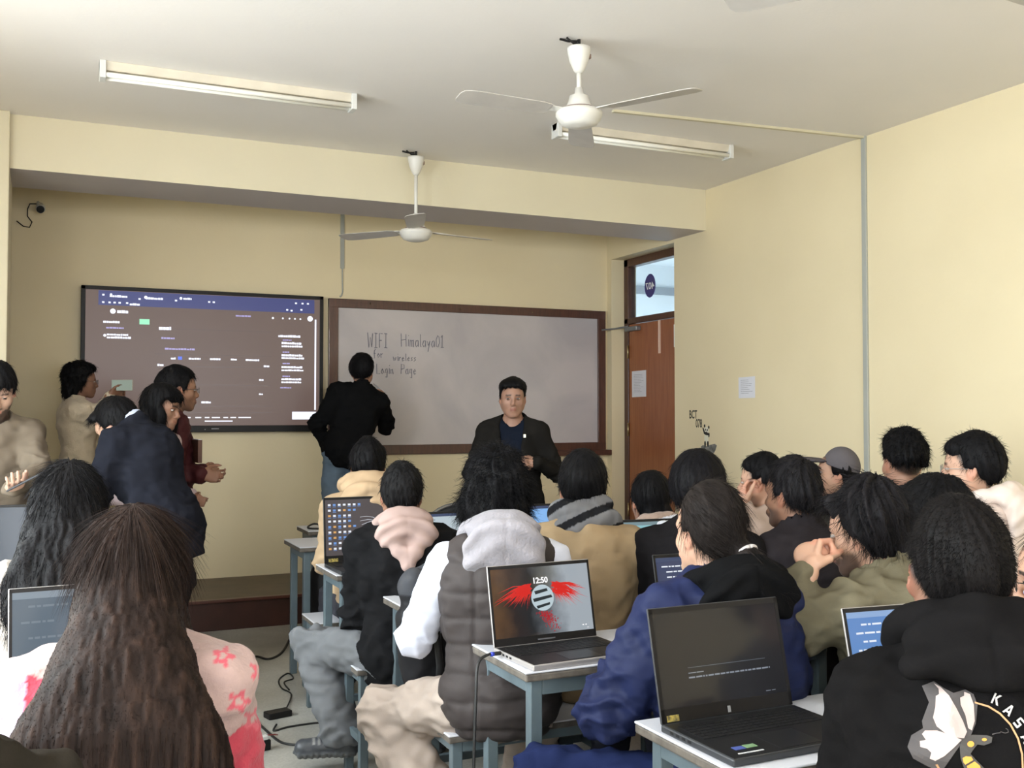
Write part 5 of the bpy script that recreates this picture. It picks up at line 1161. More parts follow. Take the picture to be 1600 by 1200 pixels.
Mph = frame(Vector(at(192, 602, 6.78)), (0.15, 1, 0), (0, 0, 1)); Mph = Mph @ Matrix.Rotation(math.pi / 2, 4, 'Z') @ Matrix.Rotation(math.radians(180), 4, 'Y')
Mph = Matrix.Translation(at(191, 602, 6.78).tolist()) @ Euler((math.radians(84), math.radians(90), math.radians(-42))).to_matrix().to_4x4()
phone('phone', Mph, 'phone held sideways by the woman in the cream sweater', col=(.35, .32, .28), scr=emit_mat('phone_view', (.30, .36, .30), .8))
person('man with glasses in a maroon jacket clasping his hands, facing right', (279, 610, 5.9), theta=-math.pi / 2 + .10, mode='stand', lean=.04, curv=.08, skin='brown', face=True, nod=.02, moustache=.6, beard=.35,
  hair=('short', dict(h=.022, n=1100, len=.035, lift=.15, line=[-.085, -.078, -.045, -.01, -.01, .062, .090])), specs=(.05, .05, .05),
  arms=dict(L=dict(w=('w', at(314, 742, 5.72)), pole=(-.5, -.6, -1), show=1, d=(.35, .9, -.1), n=(.9, 0, .2), curl=.7), R=dict(w=('w', at(314, 736, 5.9)), pole=(.5, -.6, -1), show=1, d=(-.3, .9, -.2), n=(-.9, 0, 0), curl=.8)),
  wear=[jk((.055, .012, .014), off=.026, skirt=.12, collar=(.03, .068), sl=.012, wr=.009, mat=M_NYLON), tr((.02, .02, .025))], shoes=SHO)
bk = empty('folder', at(306, 706, 5.83), .1, label='brown folder tucked in the arm of the maroon jacket', cat='folder')
MB().box(-.012, .012, -.10, .10, -.06, .07).build('cover', mat('folder_brown', (.10, .045, .03), .6), bk, bevel=.003)
MB().box(-.008, .008, -.098, .103, -.055, .073).build('sheets', M_PAPER, bk)
person('smiling woman with a dark chin-length bob and pale pink collar', (254, 640, 5.45), theta=-math.pi / 2 - .62, mode='stand', lean=.05, curv=.12, nod=.12, roll=-.12, skin='brown', face=True, female=True, build=.9,
  hair=('bob', dict(n=1600, len=.06, h=.030, w=.9, post=[((0, -.06, -.06), (.082, .065, .085)), ((-.070, .03, -.04), (.022, .040, .075)), ((.070, .03, -.04), (.022, .040, .075)), ((0, .066, .072), (.062, .03, .034))], line=[-.15, -.15, -.14, -.10, .0, .06, .085])),
  arms=dict(L=dict(w=(-.20, .15, 1.0)), R=dict(w=(.2, .15, 1.0))),
  wear=[jk((.42, .33, .34), off=.024, skirt=.08, collar=(.045, .072)), tr((.03, .03, .04))], shoes=SHO)
person('man in a dark blazer bending down to the left with his back turned', (183, 668, 4.95), theta=.85, mode='stand', lean=.40, curv=.02, nod=.50, turn=.12, kneck=.06, s=1.0, skin='fair', build=1.04, hipz=.93,
  hair=('short', dict(n=1500, len=.04, h=.024, w=.5, lift=.15, mess=.18, ell=[((0, .06, .07), (.068, .045, .045))])),
  arms=dict(L=dict(w=(-.20, .42, .86), pole=(-.6, -1, -.5)), R=dict(w=(.18, .40, .86), pole=(.6, -1, -.5))),
  wear=[('shirt', dict(col=(.40, .44, .55), off=.008, sleeveless=1, neckr=.053, collar=(.036, .058), wr=.002, hem=.1)), jk((.013, .014, .020), off=.026, skirt=.14, collar=(.012, .072), sl=.010, wr=.008), tr((.012, .014, .022), off=.014)], shoes=SHO)
# ---------- seated, left
LONG1 = ('bob', dict(long=.34, h=.022, w=.8, n=8000, len=.06, lift=.06, mess=.18, curl=.9, width=.0010, wave=.006, root=.0005, freq=13, lfreq=6, amp=.005, lamp=.006, lump=18, down=.6, line=[-.2, -.2, -.2, -.18, -.05, .06, .09],
  dout=.035, dx=-.004, drape=[(-.02, .085, .085), (.08, .095, .06), (.17, .112, .052), (.25, .095, .040), (.30, .05, .03)], fall=[((.06, .02, -.03), (.080, .0, -.14), .032, .03), ((-.06, .02, -.03), (-.085, .0, -.16), .032, .03)]))
person('woman with loose wavy dark hair and a chunky cream sweater, seen from behind', (108, 800, 2.85), theta=-.10, mode='sit', lean=.10, hair=LONG1, haircol=(.0055, .005, .0055), skin='tan', female=True, build=.92,
  wear=[('sweater', dict(col=(.34, .30, .265), off=.030, collar=(.02, .07), mat=M_FLEECE, wr=.012, sl=.012)), tr((.03, .03, .04))], shoes=SHO)
LONG2 = ('bob', dict(long=.60, h=.022, w=.9, n=16000, len=.12, lift=.05, mess=.06, curl=.3, width=.0008, wave=.0, root=.0005, freq=15, lfreq=1.6, amp=.0026, lamp=.0022, lump=9, down=1.4, grav=.5, seg=6, streak=(.006, .003, .0015), line=[-.2, -.2, -.2, -.18, -.05, .06, .09],
  dout=.040, drape=[(-.02, .080, .08), (.07, .088, .062), (.16, .115, .055), (.26, .150, .055), (.40, .172, .052), (.60, .175, .048)], fall=[((.055, .02, -.03), (.085, -.01, -.16), .036, .04), ((-.055, .02, -.03), (-.085, -.01, -.16), .036, .04)]))
def fleece(V, g):
    q = V - g.N; x = q @ g.sx; z = q @ g.up2; c = np.tile(V3(.40, .285, .265), (len(V), 1)); lim = -.17 + .35 * (x - .20) * np.sign(x) + .012 * vnoise(V, 40, 2)
    c[z < lim] = (.42, .055, .08); c[(x < -.17) & (z > -.30) & (z < -.02)] = (.50, .38, .50); c[(x < -.20) & (z < -.16)] = (.58, .16, .36)
    for (a, b) in ((.205, -.115), (.245, -.06), (.175, -.03), (.235, -.15)):
        r = np.hypot(x - a, z - b) + .0; th = np.arctan2(z - b, x - a); c[(r < .017 + .006 * np.cos(5 * th)) & (r > .007)] = (.50, .10, .13)
    return c
person('woman with very long straight brown hair and a pink and white fleece, seen from behind', (208, 899, 2.05), theta=-.16, mode='sit', lean=.12, hair=LONG2, haircol=(.016, .0095, .0075), skin='fair', female=True, build=.98,
  wear=[('fleece_jacket', dict(col=fleece, off=.030, collar=(.02, .07), mat=M_FLEECE, wr=.008, sl=.014)), tr((.03, .03, .04))], shoes=SHO)
person('person in a dark olive coat, only an arm showing at the bottom left corner', (-610, 790, 1.30), theta=-.3, mode='sit', lean=.1, s=1.0, hair='short',
  arms=dict(R=dict(w=('w', at(84, 1222, 1.45)), pole=(.6, -.6, -.2)), L=dict(w=('w', at(-20, 1190, 1.6)), pole=(-.3, -.6, .3))), wear=[('coat', dict(col=(.028, .024, .019), off=.03, collar=(.02, .07), sl=.014, wr=.012)), tr((.02, .02, .02))], shoes=SHO)
# ---------- seated, middle
person('person in a cream hooded top with short dark hair, nearest the platform', (575, 729, 5.12), theta=-.28, mode='sit', lean=.06, hair=('tousle', dict(h=.022, n=900, len=.03)), skin='brown', build=.95,
  wear=[jk((.40, .29, .185), off=.028), ('hood', dict(col=(.42, .30, .19), size=1.22, rise=1.8)), tr((.05, .05, .06))], shoes=SHO)
person('man in a black sweatshirt with a pale pink hood and grey cargo trousers', (627, 776, 4.28), theta=-.22, mode='sit', lean=.16, skin='brown', hair=('tousle', dict(h=.022, w=.45, n=1500, len=.03, lift=.4)), haircol=(.009, .0085, .009), build=1.0,
  arms=dict(L=dict(w=(-.10, .32, .80), pole=(-.25, -.5, -.8))),
  legs=dict(L=dict(a=('w', at(533, 1148, 4.22)), pole=(-.6, .75, .4), toe=(-1, .05, 0)), R=dict(a=(.16, .30, .09))),
  wear=[jk((.010, .010, .011), off=.036, sl=.012, wr=.011, hem=.13), ('hood', dict(col=(.40, .29, .265), size=1.02, vee=1, rise=1.1, drop=.8, out=.034)), tr((.135, .14, .15), off=.026, offk=.022, offa=.03, hem=.10, wr=.009)], shoes=dict(col=(.05, .055, .065), sole=(.09, .095, .10)))
BUSH = ('tousle', dict(h=.038, w=.65, n=9000, len=.050, lift=.30, mess=.7, curl=3.0, amp=.008, lamp=.012, lump=26, width=.0009, freq=6, ell=[((-.02, -.04, -.03), (.110, .09, .095)), ((.01, -.03, -.01), (.098, .098, .098))], post=[((.005, -.06, -.07), (.104, .062, .060))],
  line=[-.13, -.13, -.13, -.10, .0, .04, .06]))
person('person with a big curly black mop, brown puffer vest, white sleeves and beige trousers', (776, 775, 3.40), theta=-.30, mode='sit', lean=.12, hair=BUSH, skin='brown', build=.98,
  arms=dict(L=dict(w=(-.16, .36, .80), pole=(-.55, -.5, -.75)), R=dict(w=(.12, .36, .80))),
  legs=dict(L=dict(a=('w', at(690, 1290, 3.28)), pole=(-.7, .8, .3), toe=(-.4, .9, 0))),
  wear=[('sleeves', dict(name='hoodie', col=(.60, .62, .72), off=.022, sl=.018, cuff=.01, wr=.005)), ('vest', dict(col=(.038, .031, .030), off=.040, sleeveless=1, quilt=.085, mat=M_NYLON, hem=.12, wr=.006)), ('hood', dict(col=(.26, .245, .265), size=1.08, drop=1.25, mat=M_FLEECE, out=.045)), tr((.36, .30, .26), off=.024, offk=.024, offa=.04, wr=.010)], shoes=SHO)
def scarfcol(V, g):
    u = (V - g.N) @ g.up2; a = (V - g.N) @ g.sx; w = np.sin((u - a * .45) * 70); c = np.tile(V3(.17, .17, .18), (len(V), 1)); c[w > .45] = (.015, .015, .017); return c
person('man with glasses, tan jacket and a grey and black scarf, seen from behind', (909, 765, 3.82), theta=-.36, mode='sit', lean=.14, turn=.16, skin='tan', hair=('short', dict(h=.026, w=.55, n=2000, len=.03, lift=.3, line=[-.065, -.058, -.035, .004, -.005, .058, .088])), specs=(.05, .05, .05), build=1.0,
  wear=[jk((.31, .225, .135), off=.034, wr=.006), ('scarf', dict(col=scarfcol)), tr((.03, .03, .04))], shoes=SHO)
def claw(g):
    P = lambda x, y, z: g.H + g.R @ (V3(x, y, z) * g.hs); b = MB()
    for s in (-1, 1): b.tube([P(.01 + s * .006, -.128, -.085), P(.01 + s * .014, -.150, -.062), P(.01 + s * .006, -.150, -.035)], .0055, 8)
    b.tube([P(.01, -.135, -.085), P(.03, -.15, -.075), P(.035, -.14, -.06)], .006, 8); b.build('hair_clip', mat('clip_white', (.7, .7, .74), .3), g.root, smooth=True)
def cream(V, g):
    u = (V - g.N) @ g.up2 - ((V - g.N) @ g.sx) * .25; c = np.tile(V3(.30, .22, .18), (len(V), 1)); c[(u > .012) & (u < .045)] = (.62, .64, .72); return c
person('woman with straight black hair clipped low by a white clip', (1015, 784, 4.65), theta=-.22, mode='sit', lean=.10, turn=.10, skin='tan', female=True, hair=('bob', dict(h=.022, w=.65, n=1500, len=.06, lift=.04, mess=.06, amp=.003, post=[((0, -.09, -.05), (.066, .045, .062)), ((.01, -.115, -.085), (.028, .03, .04))], line=[-.15, -.15, -.12, -.02, .0, .06, .09])),
  wear=[jk((.28, .21, .17), off=.028), ('hood', dict(col=cream, size=1.08, wr=.009, mat=M_FLEECE)), tr((.03, .03, .04))], shoes=SHO, extra=claw)
person('dark haired person in a black jacket between the clipped hair and the slicked hair', (1090, 770, 3.75), theta=-.66, mode='sit', lean=.16, turn=.12, skin='brown', hair=('short', dict(h=.034, w=.8, n=1800, len=.04, lift=.1, mess=.15)), haircol=(.005, .0045, .0055), build=1.0,
  wear=[jk((.011, .010, .011), off=.034, collar=(.02, .072)), tr((.03, .03, .04))], shoes=SHO)
PONY = ('short', dict(h=.020, w=.5, n=3600, len=.075, lift=.06, mess=.10, width=.0008, crown=(.0, .11, .05), freq=15, lfreq=4, swirl=0, amp=.004, down=.05, line=[-.085, -.078, -.03, .012, .012, .06, .088],
  post=[((0, -.10, -.012), (0, -.145, -.035), .030, .020), ((.0, -.150, -.045), (.01, -.178, -.085), .030, .034), ((.01, -.165, -.06), (.03, -.20, -.095), .026, .02)]))
def band(g):
    P = lambda x, y, z: g.H + g.R @ (V3(x, y, z) * g.hs); c = P(0, -.143, -.034); ax = unit(P(0, -.15, -.05) - P(0, -.12, -.02)); a = unit(np.cross(ax, V3(1, 0, .1))); b_ = np.cross(ax, a)
    MB().tube([c + .026 * (math.cos(t) * a + math.sin(t) * b_) for t in np.linspace(0, 2 * math.pi, 25)], .006, 8).build('hair_tie', mat('tie_grey', (.45, .42, .42), .6), g.root, smooth=True)
person('man with slicked back hair tied in a small ponytail, navy jacket with a black hood', (1108, 834, 2.76), theta=-.12, mode='sit', lean=.16, turn=.22, skin='fair', hair=PONY, haircol=(.013, .010, .009), build=1.08, fade=[-.06, -.05, -.03, .03, .03, .055, .085],
  arms=dict(L=dict(w=(-.14, .32, .80), pole=(-.8, -.5, -.8))),
  legs=dict(L=dict(a=(-.30, .22, .09), pole=(-.9, .7, .4))),
  wear=[jk((.009, .014, .052), off=.044, sl=.020, cuff=.012, wr=.010, mat=M_NYLON, hem=.14), ('hood', dict(col=(.006, .006, .0065), size=1.15, drop=.95, rise=.5, out=.04)), tr((.012, .018, .058), off=.026, offk=.02, wr=.010)], shoes=SHO, extra=band)
# ---------- seated, right
person('man in an olive jacket resting his chin on his fist, wavy black hair', (1354, 833, 2.84), theta=-.02, mode='sit', lean=.26, curv=.28, turn=.50, nod=.16, skin='fair', beard=.75, moustache=.6, face=True, build=1.0,
  hair=('tousle', dict(h=.030, w=.6, n=3400, len=.06, lift=.3, mess=.5, curl=1.6, amp=.010, freq=7, post=[((0, -.085, -.055), (.066, .045, .055)), ((0, .055, .085), (.060, .050, .035))], line=[-.14, -.13, -.09, .0, .01, .055, .085])), haircol=(.009, .008, .009),
  arms=dict(L=dict(w=('w', at(1262, 896, 2.74)), pole=(-1, .2, -1), show=1, d=(.5, .35, .8), n=(.7, -.2, -.6), curl=1.5, thumb=.9), R=dict(w=(.12, .36, .80))),
  wear=[jk((.135, .118, .078), off=.034, sl=.016, wr=.011, collar=(.03, .078), upto=.9), ('collar', dict(col=(.012, .012, .018), off=.010, sleeveless=1, collar=(.055, .066), neckr=.055)), tr((.03, .03, .035))], shoes=SHO)
person('man in a charcoal collared jacket with tousled hair, looking left', (1237, 776, 3.80), theta=.02, mode='sit', lean=.14, turn=.26, skin='brown', beard=.6, hair=('tousle', dict(h=.026, w=.4, n=4000, len=.035, ell=[((0, -.01, .085), (.066, .080, .045))], line=[-.04, -.035, -.02, .02, .01, .05, .08])), haircol=(.010, .009, .010), fade=[-.05, -.045, -.03, .03, .0, .05, .08],
  wear=[jk((.020, .017, .019), off=.034, collar=(.035, .078)), tr((.03, .03, .035))], shoes=SHO)
person('man in a pale beige top with his hand at his mouth, profile to the left', (1190, 755, 4.85), theta=.25, mode='sit', lean=.12, turn=.42, skin='fair', face=True, hair=('quiff', dict(n=1200)), fade=[-.05, -.045, -.03, .03, .0, .05, .08],
  arms=dict(L=dict(w=('w', at(1165, 790, 4.76)), pole=(-.6, .2, -1), show=1, d=(.1, .1, 1), n=(.5, -.8, 0), curl=1.0)),
  wear=[jk((.38, .29, .24), off=.022, collar=(.012, .068)), tr((.03, .03, .035))], shoes=SHO)
def cap(g):
    f = Field(g.H - .2, g.H + .2, .004); P = lambda x, y, z: g.H + g.R @ (V3(x, y, z) * g.hs)
    f.ell(P(0, -.014, .040), V3(.088, .110, .100), g.R.T, .01)
    Rr = g.R; f.fn(lambda X, Y, Z: (.035 - (((X - g.H[0]) * Rr[0][2] + (Y - g.H[1]) * Rr[1][2] + (Z - g.H[2]) * Rr[2][2])) - .18 * ((X - g.H[0]) * Rr[0][1] + (Y - g.H[1]) * Rr[1][1] + (Z - g.H[2]) * Rr[2][1]) * -1), .004, 'cut')
    f.ell(P(0, -.012, .025), V3(.080, .100, .088), g.R.T, .002, 'sub'); f.ell(P(0, -.125, .02), V3(.030, .04, .022), g.R.T, .004, 'sub')
    V, Q = f.mesh(); co = np_mesh('cap', V, Q, M_CLOTH, g.root, np.tile(V3(.115, .105, .115), (len(V), 1)))
    f = Field(g.H - .25, g.H + .25, .004); f.cone(P(-.03, .095, .060), P(.03, .095, .060), .05, .05, .01, (g.R[:, 2], .12)); f.cone(P(-.018, .145, .058), P(.018, .145, .058), .045, .045, .02, (g.R[:, 2], .13))
    V, Q = f.mesh(); np_mesh('cap_visor', V, Q, M_CLOTH, co, np.tile(V3(.10, .09, .10), (len(V), 1)))
person('man in a grey baseball cap and black jacket, looking left', (1309, 741, 5.1), theta=.20, mode='sit', lean=.08, turn=.58, nod=-.10, skin='fair', face=True, hair=('short', dict(n=600, len=.02, h=.010)), wear=[jk((.012, .011, .012), off=.030, collar=(.03, .072)), tr((.03, .03, .035))], shoes=SHO, extra=cap)
person('man with curly hair faded above the neck, against the bare wall', (1411, 725, 4.45), theta=-.35, mode='sit', lean=.06, turn=.12, skin='tan', hair=('quiff', dict(h=.030, w=.35, n=2600, len=.030, lift=.7, mess=.7, curl=2.0, amp=.010, lamp=.008, ell=[((0, .01, .095), (.074, .090, .050))], line=[.0, .0, .01, .035, .03, .055, .082])), fade=[-.07, -.06, -.03, .03, .0, .05, .08],
  wear=[jk((.02, .02, .022), off=.03), tr((.03, .03, .035))], shoes=SHO)
person('man with thin glasses and moustache in a cream hooded top, profile to the left', (1517, 734, 4.0), theta=.42, mode='sit', lean=.05, curv=.10, turn=.24, skin='fair', face=True, moustache=.7, beard=.25, specs=(.35, .33, .32), hair=('quiff', dict(h=.024, n=2000, len=.03, lift=.5, mess=.7, curl=2.0, line=[-.06, -.055, -.03, .01, .0, .045, .07])),
  wear=[jk((.62, .52, .46), off=.034, sl=.012, mat=M_FLEECE), ('hood', dict(col=(.64, .55, .50), size=1.15, rise=1.2)), ('collar', dict(col=(.33, .26, .16), off=.010, sleeveless=1, collar=(.06, .064), neckr=.055)), tr((.03, .03, .035))], shoes=SHO)
person('person whose dark hair shows between the wavy hair and the near hoodie man', (1458, 822, 3.15), theta=-.2, mode='sit', lean=.16, skin='tan', hair=('tousle', dict(n=2000, len=.04, h=.034, w=.8)), wear=[jk((.03, .03, .035), off=.03), tr((.03, .03, .035))], shoes=SHO)
def printed(g):
    """the print on the back of the hoodie: laid on the cloth surface itself"""
    from mathutils.bvhtree import BVHTree
    ob = [c for c in g.root.children if c.name.startswith(('jacket', 'hood'))]; M = Matrix.Translation(g.wld(V3(0, 0, 0)).tolist()) @ Matrix.Rotation(g.root.rotation_euler[2], 4, 'Z'); trees = []
    for o in ob:
        vs = [M @ v.co for v in o.data.vertices]; trees.append(BVHTree.FromPolygons(vs, [tuple(p.vertices) for p in o.data.polygons]))
    jko = [o for o in ob if o.name.startswith('jacket')][0]; jt = [trees[ob.index(jko)]]; Mi = M.inverted(); org = Vector((0, 0, CAM_H))
    def hit(px, py):
        d = (Vector(at(px, py, 1.0)) - org).normalized(); best = None
        for tr_ in jt:
            h = tr_.ray_cast(org, d)
            if h[0] is not None and (best is None or h[3] < best[1]): best = (h[0] , h[3], h[1])
        return None if best is None else best[0]
    import bmesh
    def decal(name, polys, m, lift):
        bm = bmesh.new()
        for p in polys:
            vs = [bm.verts.new((x, y, 0)) for x, y in p]; bm.faces.new(vs)
        bmesh.ops.triangulate(bm, faces=bm.faces[:])
        for _ in range(3):
            es = [e for e in bm.edges if e.calc_length() > 7]
            if es: bmesh.ops.subdivide_edges(bm, edges=es, cuts=1); bmesh.ops.triangulate(bm, faces=bm.faces[:])
        dead = []
        for v in bm.verts:
            h = hit(v.co.x, v.co.y)
            if h is None: dead.append(v); continue
            h = h + (org - h).normalized() * lift; v.co = Mi @ h
        bmesh.ops.delete(bm, geom=dead, context='VERTS'); me = bpy.data.meshes.new(name); bm.to_mesh(me); bm.free(); me.materials.append(m)
        o = bpy.data.objects.new(name, me); COL.objects.link(o); o.parent = jko
    zp = lambda L: [(1380 + u / 2.7273, 760 + v / 2.7273) for u, v in L]
    decal('print_shadow_wing', [zp([(165, 850), (195, 920), (165, 1000), (170, 1030), (120, 1060), (103, 1110), (128, 1160), (180, 1188), (215, 1205), (260, 1200), (330, 1100), (370, 1070), (395, 1010), (402, 930), (385, 885), (350, 865), (300, 880), (260, 860), (215, 830)])], mat('print_grey', (.060, .052, .052), .8), .0015)
    decal('print_pale_wing', [zp([(215, 838), (245, 855), (280, 890), (312, 945), (340, 1000), (357, 1045), (345, 1073), (310, 1070), (262, 1050), (228, 1022), (212, 985), (216, 968), (238, 965), (222, 940), (224, 893), (238, 885), (250, 905), (236, 862)]),
        zp([(345, 875), (370, 885), (386, 930), (390, 1000), (378, 1040), (362, 1030), (350, 975), (330, 930), (328, 900), (345, 892), (358, 940), (362, 920)]),
        zp([(335, 1080), (295, 1062), (230, 1040), (178, 1040), (165, 1055), (182, 1080), (156, 1085), (158, 1110), (188, 1118), (205, 1135), (198, 1160), (222, 1170), (260, 1150), (300, 1115)])], mat('print_cream', (.42, .34, .32), .8), .003)
    decal('print_body', [zp([(335, 1080), (380, 1058), (440, 1060), (465, 1068), (462, 1092), (430, 1104), (402, 1100), (385, 1120), (372, 1140), (400, 1170), (430, 1200), (440, 1230), (355, 1230), (330, 1160), (326, 1110)])], mat('print_grey2', (.050, .045, .042), .8), .004)
    decal('print_orange', [zp([(373 + 15 * math.cos(a), 1098 + 13 * math.sin(a)) for a in np.linspace(0, 6.1, 14)]), zp([(431 + 11 * math.cos(a), 1079 + 7 * math.sin(a)) for a in np.linspace(0, 6.1, 12)]), zp([(338, 1158), (352, 1150), (375, 1152), (384, 1166), (350, 1186), (342, 1176)]), zp([(356, 1192), (390, 1172), (412, 1190), (420, 1215), (370, 1225)])], mat('print_orange', (.62, .28, .05), .8), .005)
    arc = [(390, 917), (450, 934), (500, 965), (545, 1012), (578, 1072), (596, 1140), (600, 1230)]; inn = [(390, 924), (447, 941), (495, 971), (539, 1017), (571, 1076), (588, 1142), (592, 1230)]
    decal('print_ring', [zp([arc[k], arc[k + 1], inn[k + 1], inn[k]]) for k in range(len(arc) - 1)] + [zp([(222, 1186), (232, 1184), (250, 1215), (240, 1215)])], mat('print_tan', (.45, .25, .12), .8), .002)
    decal('print_antenna', [zp([(464, 1054), (480, 1050), (500, 1048), (500, 1051), (480, 1054), (465, 1059)]), zp([(498, 1046), (520, 1053), (535, 1048), (532, 1035), (522, 1030), (522, 1033), (530, 1037), (532, 1046), (520, 1050), (500, 1044)])], MATS['print_grey'], .003)
    # letters K A S (and the next A) round the ring
    LET = {'K': [[(0, 0), (.22, 0), (.22, 1), (0, 1)], [(.22, .42), (.62, 0), (.90, 0), (.42, .52)], [(.30, .50), (.48, .40), (.95, 1), (.66, 1)]],
           'A': [[(0, 1), (.38, 0), (.60, 0), (.24, 1)], [(.44, .0), (.66, 0), (1.02, 1), (.78, 1)], [(.22, .62), (.80, .62), (.84, .80), (.18, .80)]],
           'S': [[(.1, .05), (.85, .0), (.85, .2), (.1, .22)], [(.05, .1), (.28, .1), (.28, .5), (.05, .5)], [(.05, .40), (.85, .42), (.85, .60), (.05, .58)], [(.62, .5), (.86, .5), (.86, .95), (.62, .95)], [(.05, .80), (.85, .80), (.8, 1), (.05, 1)]]}
    ps = []
    for ch, cx, cy, an in (('K', 484, 908, 24), ('A', 536, 952, 38), ('S', 580, 1008, 52), ('A', 612, 1072, 64)):
        a = math.radians(an); sz = 46
        for st in LET[ch]: ps.append(zp([(cx + ((u - .5) * sz * .8) * math.cos(a) - (v - .5) * sz * math.sin(a), cy + ((u - .5) * sz * .8) * math.sin(a) + (v - .5) * sz * math.cos(a)) for u, v in st]))
    decal('print_letters', ps, mat('print_white', (.42, .40, .39), .8), .004)
person('man in a black hoodie with a moth print and letters KASA on the back', (1500, 905, 1.84), theta=-.62, mode='sit', lean=.16, turn=-.18, nod=.05, skin='dark', build=1.06, hs=.99,
  hair=('crop', dict(h=.026, w=.10, n=16000, len=.013, lift=1.0, mess=.6, width=.0007, line=[-.045, -.04, -.015, .035, .035, .06, .088])), haircol=(.0055, .0045, .0045), fade=[-.095, -.09, -.06, .015, .02, .05, .08],
  wear=[jk((.0065, .006, .0062), off=.036, sl=.014, wr=.009, hem=.14), ('hood', dict(col=(.007, .0065, .0068), size=1.14, drop=.36, wr=.007, rise=1.7, out=.035)), tr((.03, .03, .035))], shoes=SHO, extra=printed)
person('person with round glasses cut off by the right edge', (1668, 905, 2.25), theta=-.2, mode='sit', lean=.12, turn=.95, nod=.12, skin='fair', face=True, specs=(.03, .03, .03), hair=('tousle', dict(n=2000, len=.05)), wear=[jk((.25, .24, .26), off=.03), tr((.03, .03, .035))], shoes=SHO)
# ================================================================= SMALL THINGS
M_CAB = mat('cable_black', (.010, .010, .010), .5)
def cable(pts, r, label, cat='cable', m=M_CAB, smoothn=6):
    P = np.array(pts, float); n = len(P); out = []
    for i in range(n - 1):
        p0, p1, p2, p3 = P[max(i - 1, 0)], P[i], P[i + 1], P[min(i + 2, n - 1)]
        for k in range(smoothn):
            t = k / smoothn; out.append(.5 * ((2 * p1) + (-p0 + p2) * t + (2 * p0 - 5 * p1 + 4 * p2 - p3) * t * t + (-p0 + 3 * p1 - 3 * p2 + p3) * t ** 3))
    out.append(P[-1]); o = MB().tube(out, r, 8).build('cable', m, smooth=True); tag(o, label, cat); return o
def gz(px, py, z=.004):
    d = FWD + (px - 800) / FPX * RGT - (py - 600) / FPX * UPV; t = (z - CAM_H) / d[2]; return V3(d[0] * t, d[1] * t, z)
cable([gz(378, 1032), gz(400, 1026), gz(420, 1030), gz(440, 1020), gz(452, 1000)], .008, 'black cable and cord running along the floor to the left of the farthest desk legs')
ad = empty('power_adapter', gz(434, 1120, 0), .25, label='black laptop power adapter lying on the floor beside the grey trousers', cat='power adapter')
MB().box(-.06, .06, -.035, .035, 0, .03).build('brick', M_BLKP, ad, bevel=.005)
cable([gz(446, 1110, .015), gz(455, 1085), gz(440, 1075), gz(436, 1062), gz(450, 1052), gz(458, 1060), gz(444, 1066), gz(452, 1078)], .004, 'thin black cord curling up from the power adapter')
cable([gz(432, 1132, .012), gz(428, 1142), gz(450, 1136), gz(490, 1130), gz(520, 1128)], .005, 'black cord from the power adapter toward the boot')
cable([gz(395, 1122), gz(420, 1145), gz(440, 1160), gz(468, 1164), gz(500, 1160)], .006, 'black cord lying across the floor in front of the boot')
pg = empty('plug', gz(411, 1172, 0), .3, label='small black plug with a red wire on the floor by the pink fleece', cat='plug')
MB().box(-.028, .028, -.022, .022, 0, .045).build('plug_body', M_BLKP, pg, bevel=.005); MB().box(-.018, .02, -.016, .016, .045, .062).build('white_tip', MATS['white_plastic'], pg, bevel=.003)
MB().tube([(0, 0, .055), (.03, .03, .05), (.09, .06, .035), (.12, .09, .02)], .003, 6).build('red_wire', mat('wire_red', (.30, .03, .03), .5), pg, smooth=True)
# charger lead of the silver laptop
hx, hy = 1.405 - .18, 2.75
cable([(hx + .0, hy, .763), (hx - .045, hy - .005, .763), (hx - .085, hy - .03, .745), (hx - .10, hy - .05, .66), (hx - .115, hy - .07, .45), (hx - .12, hy - .08, .22), (hx - .14, hy - .08, .02)], .0045, 'black charger lead hanging from the left side of the silver laptop')
cb = MB().tube([(hx - .002, hy, .763), (hx - .03, hy - .002, .763)], .006, 10).build('charger_plug', M_CAB, None, smooth=True); tag(cb, 'charger plug with a blue ring in the side of the silver laptop', 'plug')
MB().tube([(hx - .024, hy - .002, .763), (hx - .034, hy - .003, .763)], .0066, 10).build('blue_ring', mat('ring_blue', (.02, .04, .4), .4), cb, smooth=True)
cable([at(492, 716, 8.7) * V3(1, 0, 1) + V3(0, 8.09, 0), at(487, 735, 8.7) * V3(1, 0, 1) + V3(0, 8.08, 0), at(488, 755, 8.7) * V3(1, 0, 1) + V3(0, 8.08, 0), at(497, 768, 8.7) * V3(1, 0, 1) + V3(0, 8.08, 0), at(502, 900, 8.7) * V3(1, 0, 1) + V3(0, 8.09, 0)], .009, 'black cable looping down the wall beside the jeans')
cable([(1.62, 6.30, .757), (1.55, 6.34, .775), (1.50, 6.30, .757), (1.56, 6.22, .757), (1.72, 6.22, .757)], .006, 'black cable lying on the small farthest desk')
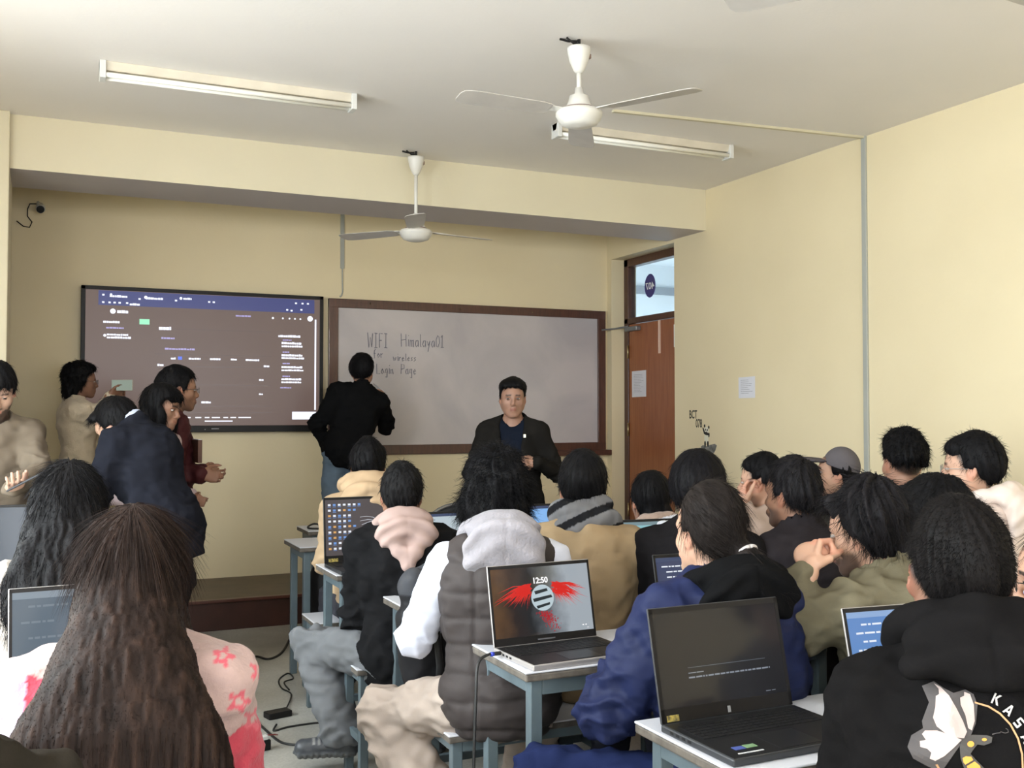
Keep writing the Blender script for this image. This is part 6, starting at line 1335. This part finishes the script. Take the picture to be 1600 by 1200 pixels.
# bag hanging below the bare desk, backpack, chair
f = Field(V3(-.2, -.2, -.3), V3(.2, .2, .3), .012); f.ell((0, 0, .02), (.12, .08, .13)).cone((.0, 0, .1), (-.06, 0, -.13), .09, .06, .05, (V3(0, 1, 0), .7)); V, Q = f.mesh(); V = V + vnormals(V, Q) * (.008 * vnoise(V, 18))[:, None]
bg = empty('bag', (1.47, 5.62, .50), label='black bag hanging under the bare white desk', cat='bag'); np_mesh('pouch', V, Q, M_NYLON, bg, np.tile(V3(.012, .012, .013), (len(V), 1)))
MB().tube([(-.05, 0, .12), (-.04, 0, .22), (0, 0, .24), (.05, 0, .22), (.05, 0, .12)], .010, 8).build('strap', mat('strap_black', (.012, .012, .013), .7), bg, smooth=True)
f = Field(V3(-.25, -.2, -.32), V3(.25, .2, .32), .009); f.ell((0, 0, .0), (.15, .095, .23), k=.03).ell((0, -.07, -.07), (.115, .06, .12), k=.03).cone((-.10, 0, .16), (.10, 0, .16), .06, .06, .04); f.cone((-.13, -.02, .05), (-.10, -.02, -.15), .05, .05, .03)
V, Q = f.mesh(); V = V + vnormals(V, Q) * (.012 * vnoise(V, 14) + .006 * vnoise(V, 30))[:, None]; c = np.tile(V3(.013, .013, .015), (len(V), 1)); c[V[:, 2] > .14] = (.05, .052, .06)
bp = empty('backpack', (1.27, 3.435, .70), .5, label='black backpack standing between the vest wearer and the third desk', cat='backpack'); np_mesh('pouch', V, Q, M_NYLON, bp, c)
MB().box(-.012, -.004, -.145, -.135, -.04, .02).build('zip_pull', mat('zip_gold', (.5, .3, .1), .4, metal=.7), bp, bevel=.002); MB().tube([(-.03, -.135, -.10), (-.045, -.14, -.14)], .005, 6).build('zip_pull', mat('zip_pale', (.5, .48, .42), .4), bp)
MB().tube([(-.10, -.08, .18), (-.15, -.14, .05), (-.14, -.15, -.08), (-.09, -.10, -.18)], .013, 8).build('strap', MATS['strap_black'], bp, smooth=True)
ch = empty('chair', (1.88, 5.02, 0), .1, label='black chair with a rounded back behind the pink hooded man', cat='chair', group=None)
f = Field(V3(-.3, -.3, .3), V3(.3, .3, 1.2), .01); f.ell((0, -.2, .80), (.21, .028, .20), k=.01); f.ell((0, -.165, .80), (.185, .028, .175), k=.01, op='sub'); V, Q = f.mesh(); np_mesh('backrest', V, Q, M_NYLON, ch, np.tile(V3(.02, .02, .021), (len(V), 1)))
MB().tube([(.215 * math.cos(a), -.2, .80 + .205 * math.sin(a)) for a in np.linspace(-1.2, math.pi + 1.2, 30)], .010, 8).build('back_rim', mat('chrome', (.2, .2, .21), .25, metal=.8), ch, smooth=True)
MB().box(-.21, .21, -.2, .2, .43, .47).build('seat', M_BLKP, ch, bevel=.015)
for sx in (-1, 1):
    for sy in (-1, 1): MB().tube([(sx * .18, sy * .17, .43), (sx * .20, sy * .20, 0)], .012, 8).build('leg', MATS['chrome'], ch, smooth=True)
MB().tube([(-.12, -.21, .62), (-.12, -.19, .44)], .012, 8).tube([(.12, -.21, .62), (.12, -.19, .44)], .012, 8).build('back_post', MATS['chrome'], ch, smooth=True)
